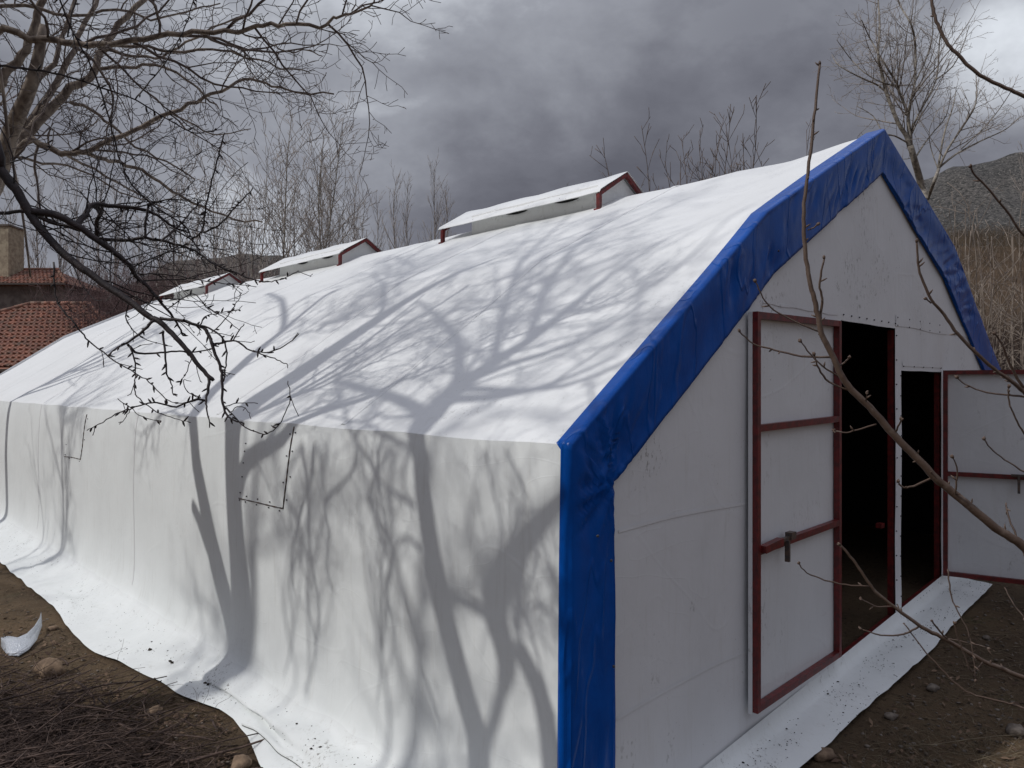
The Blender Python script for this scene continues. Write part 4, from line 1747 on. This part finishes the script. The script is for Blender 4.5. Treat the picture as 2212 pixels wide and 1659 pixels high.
def right_tall(name_label, Y, trunk, limbs, seed):
    rng = random.Random(seed)
    def q(seq):
        return [P(1564 + u * .358, v * .358, Y + rng.uniform(-.5, .5) * (i / len(seq)) * 3) for i, (u, v) in enumerate(seq)]
    b = q(trunk[:1])[0]
    z = ground_z(b.x, b.y)
    base = V((b.x, b.y, z - .1))
    t = thing('bare_tree', base + V((0, 0, .1)), name_label, 'tree')
    tr, cr = MB(), MB()
    pts = [base] + q(trunk)
    limb(tr, rng, pts, radii(trunk_w[name_label] / F * Y / 2 * 1.15, trunk_w[name_label] / F * Y / 2 * .8, len(pts)), TALL, 0, cr, dens=0)
    for seq, w0, w1 in limbs:
        p = q(seq)
        limb(tr, rng, p, radii(w0 * .358 / F * Y / 2 * .9, w1 * .358 / F * Y / 2 * .9, len(p)), TALL, 0, cr, dens=2.9, f0=.15)
    tr.build('trunk', M['bark_poplar'], t)
    cr.build('crown', M['bark_far'], t)


trunk_w = {'tall spreading bare tree rising behind the blue gable peak': 15, 'slimmer bare tree leaning right in front of the grey hill': 8}
right_tall('tall spreading bare tree rising behind the blue gable peak', 24,
           [(1215, 1300), (1195, 1140), (1150, 970), (1125, 880)],
           [([(1120, 890), (1100, 820), (1050, 740), (980, 560), (950, 430), (930, 330), (940, 150), (930, 0), (935, -120)], 32, 7),
            ([(1125, 880), (1110, 700), (1060, 560), (1040, 500), (960, 370), (880, 230), (830, 120)], 22, 6),
            ([(1125, 860), (1110, 720), (1130, 600), (1150, 500), (1155, 290), (1130, 150), (1060, 30), (1040, -60)], 24, 7),
            ([(1140, 930), (1130, 800), (1180, 680), (1280, 480), (1300, 250), (1330, 60)], 18, 6),
            ([(1105, 860), (1030, 820), (960, 800), (900, 700), (800, 640)], 12, 5),
            ([(980, 555), (920, 510), (850, 480), (700, 400), (650, 330)], 13, 5),
            ([(1040, 515), (960, 500), (850, 440), (760, 350), (680, 240)], 12, 4),
            ([(1280, 480), (1380, 400), (1440, 280), (1480, 150)], 10, 4),
            ([(1150, 960), (1200, 880), (1260, 800), (1340, 700), (1370, 560)], 12, 4),
            ([(1140, 950), (1080, 960), (1000, 930)], 5, 3),
            ([(1150, 500), (1230, 330), (1260, 180), (1250, 30)], 10, 4)], 61)
right_tall('slimmer bare tree leaning right in front of the grey hill', 21,
           [(1195, 1330), (1230, 1200), (1270, 1090), (1295, 1020)],
           [([(1295, 1020), (1350, 900), (1450, 750), (1520, 620), (1520, 450)], 18, 5),
            ([(1300, 1010), (1400, 930), (1550, 850), (1700, 780), (1790, 700)], 15, 4),
            ([(1290, 1020), (1330, 800), (1380, 650), (1400, 540)], 14, 4),
            ([(1430, 900), (1560, 780), (1660, 660), (1740, 540)], 9, 4),
            ([(1295, 1030), (1250, 900), (1240, 780), (1300, 650)], 8, 3),
            ([(1450, 750), (1480, 650), (1430, 520)], 7, 3)], 62)

# ---- bare trees and poplars beyond the ridge
POP = dict(seg=[.6, .35, .25], gnarl=[.035, .07, .12], up=[.05, .14, .16], dens=[6.0, 3.0, 0], ang=[26, 26, 30],
           ratio=[.26, .38, .4], levels=2, f0=.12, tip=.0075, thick=.009, minlen=.3, split=1, maxlen=3.4)
FORK = dict(seg=[.5, .26, .18, .15], gnarl=[.07, .14, .20, .2], up=[.05, .07, .08, .09], dens=[2.2, 2.7, 3.0, 0], ang=[36, 38, 40, 40],
            ratio=[.42, .42, .4, .4], levels=3, f0=.2, tip=.006, thick=.010, minlen=.25, split=1, maxlen=3.2)


def back_tree(u, vtop, Y, style, seed, label, group, wpx=5, lean=0., name='bare_tree', mats=('bark_poplar', 'bark_far'), stems=1, slim=1.0, cat='tree'):
    rng = random.Random(seed)
    x = (u - 1106) / F * Y
    zt = CAMZ + (829.5 - vtop) / F * Y
    zb = ground_z(x, Y)
    t = thing(name, V((x, Y, zb)), label, cat, group)
    tr, cr = MB(), MB()
    for k in range(stems):
        h = (zt - zb) * (1 if k == 0 else rng.uniform(.72, .97))
        a = rng.uniform(0, 6.28)
        sp = 0 if stems == 1 else h * (.16 if stems < 6 else .26) * rng.uniform(.3, 1)
        n = 9
        pts = []
        for i in range(n + 1):
            f = i / n
            w = .03 * h * f
            pts.append(V((x + lean * h * f + math.cos(a) * sp * f ** .8 + w * nz(f * 3, seed, k), Y + math.sin(a) * sp * f + w * nz(f * 3, seed, k + 9), zb - .05 + (h + .05) * f)))
        r0 = wpx / F * Y / 2
        st = dict(style)
        st['ratio'] = [style['ratio'][0] * slim] + style['ratio'][1:]
        limb(tr, rng, pts, [max(.007, r0 * 1.25 * (1 - .85 * (i / n)) * (.8 if k else 1)) for i in range(n + 1)], st, 0, cr, f0=.25, dens=style['dens'][0] * (8 / max(8, h)) * 1.3)
    tr.build('trunk', M[mats[0]], t)
    cr.build('crown', M[mats[1]], t)
    return t


ORD = ['first', 'second', 'third', 'fourth', 'fifth', 'sixth', 'seventh', 'eighth', 'ninth', 'tenth', 'eleventh', 'twelfth', 'thirteenth', 'fourteenth', 'fifteenth', 'sixteenth']
sd = 100
row = [(395, 380, 22, .0, 4, 1), (452, 330, 20, .02, 4, 1), (530, 300, 19, -.03, 4, 2), (570, 248, 21, -.01, 6, 2), (628, 262, 22, .03, 6, 2), (668, 300, 20, .0, 6, 2), (712, 360, 21, .05, 4, 2), (742, 372, 24, -.02, 4, 2),
       (790, 430, 24, .0, 4, 1)]
for i, (u, v, Y, ln, w, k) in enumerate(row):
    back_tree(u, v, Y, FORK, sd + i, 'forked bare tree beyond the roof ridge, %s from the left of its row' % ORD[i], 'forked bare trees beyond the ridge', w, ln, stems=k, slim=.9)
for i, (u, v, Y) in enumerate([(855, 392, 42), (880, 405, 46), (938, 372, 42), (962, 420, 48), (815, 440, 46)]):
    lab = ['slender far poplar standing left of the gap over the middle roof vent', 'shorter poplar close right of the slender one over the middle roof vent',
           'tallest slender far poplar between the first and second roof vents', 'short far poplar right beside the tallest slender one', 'small far poplar at the right end of the forked trees'][i]
    back_tree(u, v, Y, POP, 140 + i, lab, 'far slender poplars', 4, 0, 'poplar', ('bark_far', 'bark_far'), slim=.8)
rng = random.Random(9)
k = 0
us = [30, 75, 120, 165, 210, 255, 298, 340, 382, 425, 470, 512, 700, 770]
for i, u in enumerate(us):
    back_tree(u + rng.uniform(-10, 10), rng.uniform(395, 480), rng.uniform(44, 56), POP, 160 + i, 'thin upright poplar far behind the branches, %s from the left of the far row' % ORD[i],
              'far row of thin poplars', 3.5, 0, 'poplar', ('bark_far', 'bark_far'), slim=.9)
# tops showing over the roof between the largest vent and the gable
for i, (u, v, Y, lab) in enumerate([(1405, 330, 19, 'bare whippy treetop poking over the roof just right of the largest vent'), (1480, 255, 18, 'bare treetop with the highest straight whips over the middle of the roof'),
                                    (1575, 262, 18, 'bare whippy treetop over the roof left of the blue edge'), (1640, 250, 19, 'bare treetop with a pair of tall whips nearest the blue edge'),
                                    (1530, 285, 20, 'bare bushy treetop between the highest whips and the next treetop'), (1440, 300, 17, 'bare bushy treetop left of the highest straight whips'),
                                    (1262, 370, 42, 'faint far treetop showing just above the largest vent')]):
    st = dict(FORK)
    st.update(levels=2, up=[.05, .14, .16], dens=[2.0, 2.2, 0], tip=.0075, ratio=[.24, .4, .4], maxlen=1.6)
    back_tree(u, v, Y, st, 200 + i, lab, 'treetops over the roof', 4, 0, 'bare_tree', ('bark_twig', 'bark_twig'), stems=8, slim=.7)
# tall poplar at the right edge of the view
back_tree(2222, 215, 44, POP, 220, 'tall dense poplar at the right edge before the grey hill', None, 6, 0, 'poplar', ('bark_far', 'bark_far'), slim=.8)

# pale saplings right of the gable
rng = random.Random(15)
SAP = dict(seg=[.2, .13, .12], gnarl=[.12, .22, .28], up=[.04, .05, .05], dens=[1.2, 1.6, 0], ang=[48, 46, 45], ratio=[.5, .42, .4], levels=2, f0=.12, tip=.005, thick=.010, minlen=.15, split=1)
spots = [(2010, 455, 15.5), (2055, 470, 14), (2098, 440, 13), (2120, 500, 12), (2150, 470, 13.5), (2165, 540, 11.5), (2190, 480, 12.5), (2215, 430, 11.5), (2205, 560, 11), (2240, 500, 12)]
for i, (u, v, Y) in enumerate(spots):
    back_tree(u, v, Y, SAP, 230 + i, 'pale many stemmed sapling right of the gable, %s from the left' % ORD[i], 'pale saplings right of the gable', 4.5, rng.uniform(-.08, .08), 'sapling', ('stem_pale', 'stem_pale'), stems=4, slim=.8,
              cat='sapling')


def thicket(name, label, n, ufun, mat, seed, hmin, hmax, rw, clump=0):
    rng = random.Random(seed)
    m = MB()
    for i in range(n):
        u, Y = ufun(rng)
        x = (u - 1106) / F * Y
        z = ground_z(x, Y) - .05
        h = rng.uniform(hmin, hmax)
        p = V((x, Y, z))
        d = V((rng.gauss(0, .16), rng.gauss(0, .16), 1)).normalized()
        pts = [p]
        ns = 5
        for j in range(ns):
            d = (d + rand_dir(rng) * .13 + V((0, 0, .05))).normalized()
            pts.append(pts[-1] + d * h / ns)
        r = rw * rng.uniform(.6, 1.3) * (Y / 20)
        m.tube(pts, radii(r, r * .3, ns + 1), 3, cap=False)
        for b in range(rng.randint(4, 8)):
            q = rng.uniform(.25, .95) * ns
            a = int(min(ns - 1, q))
            s0 = lerp(pts[a], pts[a + 1], q - a)
            dd = (d * .55 + rand_dir(rng)).normalized()
            l = h * rng.uniform(.12, .3)
            e = s0 + dd * l * .5
            e2 = e + (dd + rand_dir(rng) * .4 + V((0, 0, .2))).normalized() * l * .5
            m.tube([s0, e, e2], [r * .5, r * .38, r * .22], 3, cap=False)
    return tag(m.build(name, M[mat]), label, 'thicket', kind='stuff')


thicket('thicket', 'purplish brown twig thicket between the tiled roofs and the far roof end', 3000, lambda r: (r.uniform(185, 560), r.uniform(29, 40)), 'bark_red', 71, 4.2, 7.6, .009)
thicket('thicket', 'dense dark brown thicket just behind the gable on the right', 2600, lambda r: (r.uniform(1980, 2440), 13.5 + 11 * r.random()), 'bark_slope', 73, 1.4, 2.9, .0052)
thicket('reed_field', 'tan brown field of dry stems rising behind the thicket on the right', 3400, lambda r: (r.uniform(1940, 2380), 25 + 30 * r.random()), 'reed', 74, .9, 1.7, .0036)
thicket('thicket', 'low grey brush behind the middle of the roof', 900, lambda r: (r.uniform(500, 1100), r.uniform(30, 44)), 'bark_far', 75, 3.5, 6.5, .009)


# ------------------------------------------------------------------ houses with tiled roofs
def tile_slope(m, O, X, Ux, Uy, rows, limits, pitch=.23, course=.34):
    """O: point at the ridge, X: unit along ridge, Ux: unit down the slope, Uy: normal; limits(row distance) -> (x0, x1)"""
    for r in range(rows):
        d0 = r * course
        d1 = d0 + course * 1.12
        x0, x1 = limits(d0 + course * .5)
        n = int((x1 - x0) / pitch)
        if n < 1:
            continue
        k = 6
        top, bot, lip = [], [], []
        for i in range(n * k + 1):
            x = x0 + i * pitch / k
            ph = (i % k) / k
            hgt = .045 * (math.sin(math.pi * min(1, ph / .62)) if ph < .62 else -.28 * math.sin(math.pi * (ph - .62) / .38))
            jit = .012 * nz(x * 3, r * 1.7, 3)
            top.append(O + X * x + Ux * d0 + Uy * (hgt + .0 + jit))
            bot.append(O + X * x + Ux * d1 + Uy * (hgt + .05 + jit))
            lip.append(O + X * x + Ux * d1 + Uy * (hgt - .01 + jit))
        m.grid([top, bot, lip], flip=True)


def cap_line(m, a, b, n, r=.11):
    d = (b - a) / n
    for i in range(n):
        p = a + d * i
        q = a + d * (i + 1.12)
        m.tube([p, q], [r * .85, r], 7)


def house(label, Yr, ridge_u, ridge_v, slope_len, slope_ang, hip, wall_w, rows, extra=None):
    a = P(ridge_u[0], ridge_v, Yr)
    b = P(ridge_u[1], ridge_v, Yr)
    ang = R(slope_ang)
    Ux = V((0, -math.cos(ang), -math.sin(ang)))
    Uy = V((0, -math.sin(ang), math.cos(ang)))
    rise = slope_len * math.sin(ang)
    run = slope_len * math.cos(ang)
    gx = (a.x + b.x) / 2
    zb = ground_z(gx, Yr)
    h = thing('tiled_house', V((gx, Yr, zb)), label, 'house')
    roof = MB()
    # base planes of the hip roof
    ez = a.z - rise
    A = V((a.x - run * hip, Yr - run, ez))
    B = V((b.x + run * hip, Yr - run, ez))
    Cc = V((b.x + run * hip, Yr + run, ez))
    D = V((a.x - run * hip, Yr + run, ez))
    for f in ((A, B, b, a), (B, Cc, b), (Cc, D, a, b), (D, A, a)):
        roof.poly([p - V((0, 0, .03)) for p in f])
    roof.poly([p - V((0, 0, .12)) for p in (D, Cc, B, A)])
    ro = roof.build('roof', M['tile'], h, shade=False)
    tm = MB()
    X = V((1, 0, 0))
    def lim(d):
        e = d * math.cos(ang) * hip
        return (-e, (b.x - a.x) + e)
    tile_slope(tm, a, X, Ux, Uy, rows, lim)
    tm.build('tiles', M['tile'], ro, shade=False)
    cm = MB()
    up = V((0, 0, .05))
    cap_line(cm, a + up, b + up, max(2, int((b - a).length / .4)))
    cap_line(cm, a + up, A + up, 14)
    cap_line(cm, b + up, B + up, 14)
    cm.build('ridge_cap', M['tile'], ro)
    w = MB()
    i = .35
    w.box(V((A.x + i, A.y + i, zb - .2)), V((B.x - A.x - 2 * i, 0, 0)), V((0, 2 * run - 2 * i, 0)), V((0, 0, ez - .13 - zb + .2)))
    w.build('wall', M['stucco'], h, shade=False)
    ea = MB()
    ea.bar(A + V((0, -.06, -.05)), B + V((0, -.06, -.05)), .1, .1)
    ea.build('gutter', M['iron'], h, shade=False)
    return h, ro, a, b, ez


house('low house with a mossy orange tiled hip roof at the left edge', 33, (66, 192), 658, 6.0, 30, 1.0, 0, 17)
h2, r2, a2, b2, ez2 = house('taller house with a chimney behind the low tiled roof', 44, (-130, 125), 584, 2.7, 24, .8, 0, 8)
m = MB()
ca = P(-14, 488, 42.6)
cb = P(18, 488, 42.6)
w = (cb - ca).x
dp = 1.37
m.box(V((ca.x, ca.y, ez2)), V((w, 0, 0)), V((0, dp, 0)), V((0, 0, ca.z - ez2)))
ch = m.build('chimney', M['stucco_pale'], r2, shade=False)
m = MB()
m.box(V((ca.x - .06, ca.y - .06, ca.z + .0)), V((w + .12, 0, 0)), V((0, dp + .12, 0)), V((0, 0, .10)))
m.build('chimney_cap', M['stucco'], ch, shade=False)

# ------------------------------------------------------------------ things on the ground
def gp(u, v):
    z = -.1
    for _ in range(8):
        Y = (CAMZ - z) * F / (v - 829.5)
        x = (u - 1106) / F * Y
        z = ground_z(x, Y)
    return V((x, Y, z))


rng = random.Random(88)
p = gp(108, 1462)
m = MB()
m.rock(p + V((0, 0, .055)), .125, .085, .08, rng, sub=3, rough=.2, rot=-.35)
tag(m.build('rock', M['stone'], None, p), 'large tan rock beside the twig pile', 'rock')


def brush():
    rng = random.Random(90)
    m = MB()
    # main heap at the lower left of the tent flap
    for i in range(2500):
        u = abs(rng.gauss(0, 1)) * 260 - 120
        v = 1655 - abs(rng.gauss(0, 1)) * 95 + rng.uniform(0, 110)
        if v < 1420:
            continue
        c = gp(u, v)
        s, t = stc(c.x, c.y)
        if t > -interp(tabW, s) - .10:
            continue
        L = rng.uniform(.12, .75)
        a = rng.gauss(.35, .85)
        lift = rng.random() ** 1.5 * .15 * math.exp(-((u - 90) / 260) ** 2)
        d = V((math.cos(a), math.sin(a), rng.gauss(0, .07)))
        p = c + V((0, 0, .015 + lift)) - d * L / 2
        pts = [p]
        n = 5
        for j in range(n):
            d = (d + rand_dir(rng) * .30).normalized()
            d.z *= .75
            q = pts[-1] + d * L / n
            q.z = max(q.z, ground_z(q.x, q.y) + .004)
            s, t = stc(q.x, q.y)
            if t > -interp(tabW, s) - .03:
                break
            pts.append(q)
        if len(pts) < 3:
            continue
        r = rng.choice((.0015, .002, .002, .003, .003, .005, .008))
        m.tube(pts, radii(r, r * .5, len(pts)), 4 if r > .003 else 3)
    for i in range(260):
        c = gp(rng.uniform(-60, 470), rng.uniform(1450, 1680))
        s, t = stc(c.x, c.y)
        if t > -interp(tabW, s) - .12:
            continue
        a = rng.uniform(0, 6.28)
        d = V((math.cos(a), math.sin(a), rng.uniform(.1, .7)))
        pts = [c + V((0, 0, .02))]
        for j in range(7):
            d = (d + rand_dir(rng) * .4 + V((0, 0, -.12))).normalized()
            q = pts[-1] + d * .045
            q.z = max(q.z, ground_z(q.x, q.y) + .01)
            pts.append(q)
        m.tube(pts, radii(.0018, .0009, len(pts)), 3)
    tag(m.build('brush_pile', M['stick']), 'heap of dark cut twigs on the dirt at the lower left', 'twigs', kind='stuff')
    # thin litter of twigs everywhere on the bare soil
    m = MB()
    for i in range(1500):
        if rng.random() < .5:
            c = gp(rng.uniform(-60, 480), rng.uniform(1230, 1690))
        else:
            c = gp(rng.uniform(1760, 2260), rng.uniform(1290, 1690))
        s, t = stc(c.x, c.y)
        if t > -interp(tabW, max(0, s)) - .07 and s > -.45 and t < 7:
            continue
        L = rng.uniform(.03, .22)
        a = rng.uniform(0, 6.28)
        d = V((math.cos(a), math.sin(a), 0))
        pts = [c + V((0, 0, .006))]
        for j in range(3):
            d = (d + rand_dir(rng) * .2).normalized()
            q = pts[-1] + d * L / 3
            q.z = ground_z(q.x, q.y) + .006 + rng.random() * .006
            pts.append(q)
        r = rng.uniform(.0008, .0022)
        m.tube(pts, radii(r, r * .6, len(pts)), 3)
    tag(m.build('twig_litter', M['straw']), 'fine pale twig litter strewn over the bare dirt', 'litter', kind='stuff')


brush()


def leaves():
    rng = random.Random(91)
    m = MB()
    for i in range(4200):
        left = rng.random() < .62
        c = gp(rng.uniform(-80, 520), rng.uniform(1220, 1700)) if left else gp(rng.uniform(1740, 2280), rng.uniform(1290, 1700))
        s, t = stc(c.x, c.y)
        if t > -interp(tabW, max(0, s)) - .04 and s > -.42 and t < 7:
            continue
        if left and nz(c.x * 1.6, c.y * 1.6, 9) < -.15:
            continue
        if not left and rng.random() < .72:
            continue
        L = rng.uniform(.010, .032)
        a = rng.uniform(0, 6.28)
        d = V((math.cos(a), math.sin(a), rng.gauss(0, .25)))
        w = V((-math.sin(a), math.cos(a), rng.gauss(0, .35)))
        c = c + V((0, 0, .008 + .01 * rng.random()))
        cu = .3 * L * rng.random()
        m.poly([c - d * L, c - w * L * .42 + V((0, 0, cu)), c + d * L, c + w * L * .42 + V((0, 0, cu))])
    tag(m.build('leaf_litter', M['leaf']), 'curled dead leaves and chips scattered on the soil', 'leaves', kind='stuff')
    m = MB()
    for i in range(2600):
        left = rng.random() < .4
        c = gp(rng.uniform(-80, 500), rng.uniform(1220, 1700)) if left else gp(rng.uniform(1740, 2300), rng.uniform(1280, 1700))
        s, t = stc(c.x, c.y)
        if t > -interp(tabW, max(0, s)) - .04 and s > -.42 and t < 7:
            continue
        r = .003 + .012 * rng.random() ** 3
        m.rock(c + V((0, 0, r * .25)), r * 1.3, r, r * .7, rng, sub=1, rough=.3, rot=rng.random() * 3)
    tag(m.build('gravel', M['stone_grey']), 'small pebbles and clods scattered on the dirt', 'gravel', kind='stuff')


leaves()

stones = [(1976, 1420, .045, 'grey stone on the dirt right of the gable flap, above the others'), (2098, 1295, .045, 'pale stone by the outer end of the gable flap'),
          (1780, 1637, .055, 'tan stone at the bottom edge beside the gable flap'), (2015, 1490, .040, 'grey angular stone in the middle of the right hand dirt'),
          (1925, 1552, .04, 'flat grey stone near the lower gable flap'), (2195, 1585, .06, 'dark round stone at the lower right edge'), (1990, 1375, .03, 'small tan stone near the upper gable flap'),
          (2130, 1380, .03, 'small pale stone under the long walnut shoot')]
for i, (u, v, r, lab) in enumerate(stones):
    p = gp(u, v)
    m = MB()
    m.rock(p + V((0, 0, r * .35)), r * 1.25, r * .9, r * .62, rng, sub=2, rough=.25, rot=rng.random() * 3)
    tag(m.build('stone', M['stone'] if i in (2, 6) else M['stone_grey'], None, p), lab, 'stone', 'stones on the right hand dirt')
lst = [(335, 1410 + 130, .05, 'reddish stone lying among the twigs below the flap'), (190, 1235 + 60, .035, 'small stone on the dirt left of the flap edge'), (520, 1660, .07, 'tan stone at the bottom where the sheet corner ends'),
       (115, 1360, .04, 'pale stone between the plastic scrap and the flap')]
for i, (u, v, r, lab) in enumerate(lst):
    p = gp(u, v)
    s, t = stc(p.x, p.y)
    if t > -interp(tabW, s) - .02 and i != 2:
        p = p - D2 * .25
        p.z = ground_z(p.x, p.y)
    m = MB()
    m.rock(p + V((0, 0, r * .35)), r * 1.25, r * .9, r * .62, rng, sub=2, rough=.25, rot=rng.random() * 3)
    tag(m.build('stone', M['stone'], None, p), lab, 'stone', 'stones on the left hand dirt')


# crumpled clear plastic scrap
def scrap():
    m_, g, b = principled('clear_plastic')
    b.inputs['Base Color'].default_value = (.62, .66, .72, 1)
    b.inputs['Roughness'].default_value = .18
    b.inputs['Alpha'].default_value = .75
    co = g.new('ShaderNodeTexCoord').outputs['Object']
    vo = g.new('ShaderNodeTexVoronoi')
    g.l.new(co, vo.inputs['Vector'])
    vo.inputs['Scale'].default_value = 75
    g.put(b.inputs['Normal'], g.bump(vo.outputs['Distance'], .9, .008))
    outer = [(2, 1400), (16, 1418), (40, 1422), (62, 1410), (80, 1390), (91, 1362), (91, 1352)]
    inner = [(2, 1396), (18, 1394), (38, 1398), (58, 1392), (74, 1378), (86, 1360), (89, 1350)]
    c = gp(40, 1415)
    rows = []
    for q in range(7):
        f = q / 6
        r = []
        for (a, b_), (e, f_) in zip(outer, inner):
            p = gp(lerp(a, e, f), lerp(b_, f_, f))
            k = len(r) / 6
            p.z += .012 + .07 * f + .05 * k * k + .012 * nz(p.x * 14, p.y * 14, 3)
            r.append(p)
        rows.append(r)
    m = MB()
    m.grid(rows)
    o = m.build('plastic_scrap', m_, None, c)
    tag(o, 'crescent of crumpled clear plastic lying on the dirt at the left edge', 'plastic scrap')
    so = o.modifiers.new('solid', 'SOLIDIFY')
    so.thickness = .002


scrap()


# dry grass straws at the lower right
def straws():
    rng = random.Random(93)
    m = MB()
    sets = [([(1120, 1580), (1300, 1560), (1500, 1530), (1700, 1500), (1860, 1485)], .0035), ([(1540, 1659), (1700, 1610), (1860, 1580)], .0025), ([(1260, 1560), (1420, 1490), (1600, 1470), (1720, 1500)], .0015),
            ([(1640, 1450), (1740, 1560), (1830, 1650)], .0012), ([(1740, 1640), (1790, 1560), (1860, 1490)], .0012), ([(1480, 1230), (1560, 1190), (1640, 1190)], .0012), ([(1010, 1430), (1100, 1530), (1200, 1650)], .002)]
    for seq, r in sets:
        pts = [gp(1564 + u * .349, 1080 + v * .349) + V((0, 0, .03 + .03 * rng.random())) for u, v in seq]
        m.tube(pts, radii(r, r * .6, len(pts)), 4)
    for i in range(170):
        c = gp(rng.uniform(1950, 2290), rng.uniform(1590, 1700))
        a = rng.uniform(0, 6.28)
        L = rng.uniform(.08, .3)
        pts = [c]
        for j in range(5):
            f = (j + 1) / 5
            pts.append(c + V((math.cos(a) * L * f, math.sin(a) * L * f, .05 * math.sin(f * 2.6) + rng.random() * .004)))
        m.tube(pts, radii(.0012, .0006, 6), 3)
    tag(m.build('dry_grass', M['straw']), 'tangle of dry straw at the lower right corner', 'grass', kind='stuff')
    # bent sticks across the flap corner at bottom left
    st = [([(395, 1659 + 8), (470, 1645), (520, 1632), (575, 1613), (600, 1620)], .010, 'thick bent stick reaching to the torn sheet corner'), ([(300, 1650), (420, 1632), (560, 1600)], .007, 'long straight stick lying left of the torn sheet corner'),
          ([(0, 1560), (90, 1590), (190, 1605), (215, 1640), (260, 1680)], .011, 'thick dark branch across the twig heap')]
    for seq, r, lab in st:
        pts = [gp(u, v) + V((0, 0, .05)) for u, v in seq]
        m = MB()
        m.tube(pts, radii(r, r * .55, len(pts)), 6)
        o = m.build('stick', M['stick'], None, pts[0])
        tag(o, lab, 'stick', 'larger sticks by the twig heap')


straws()
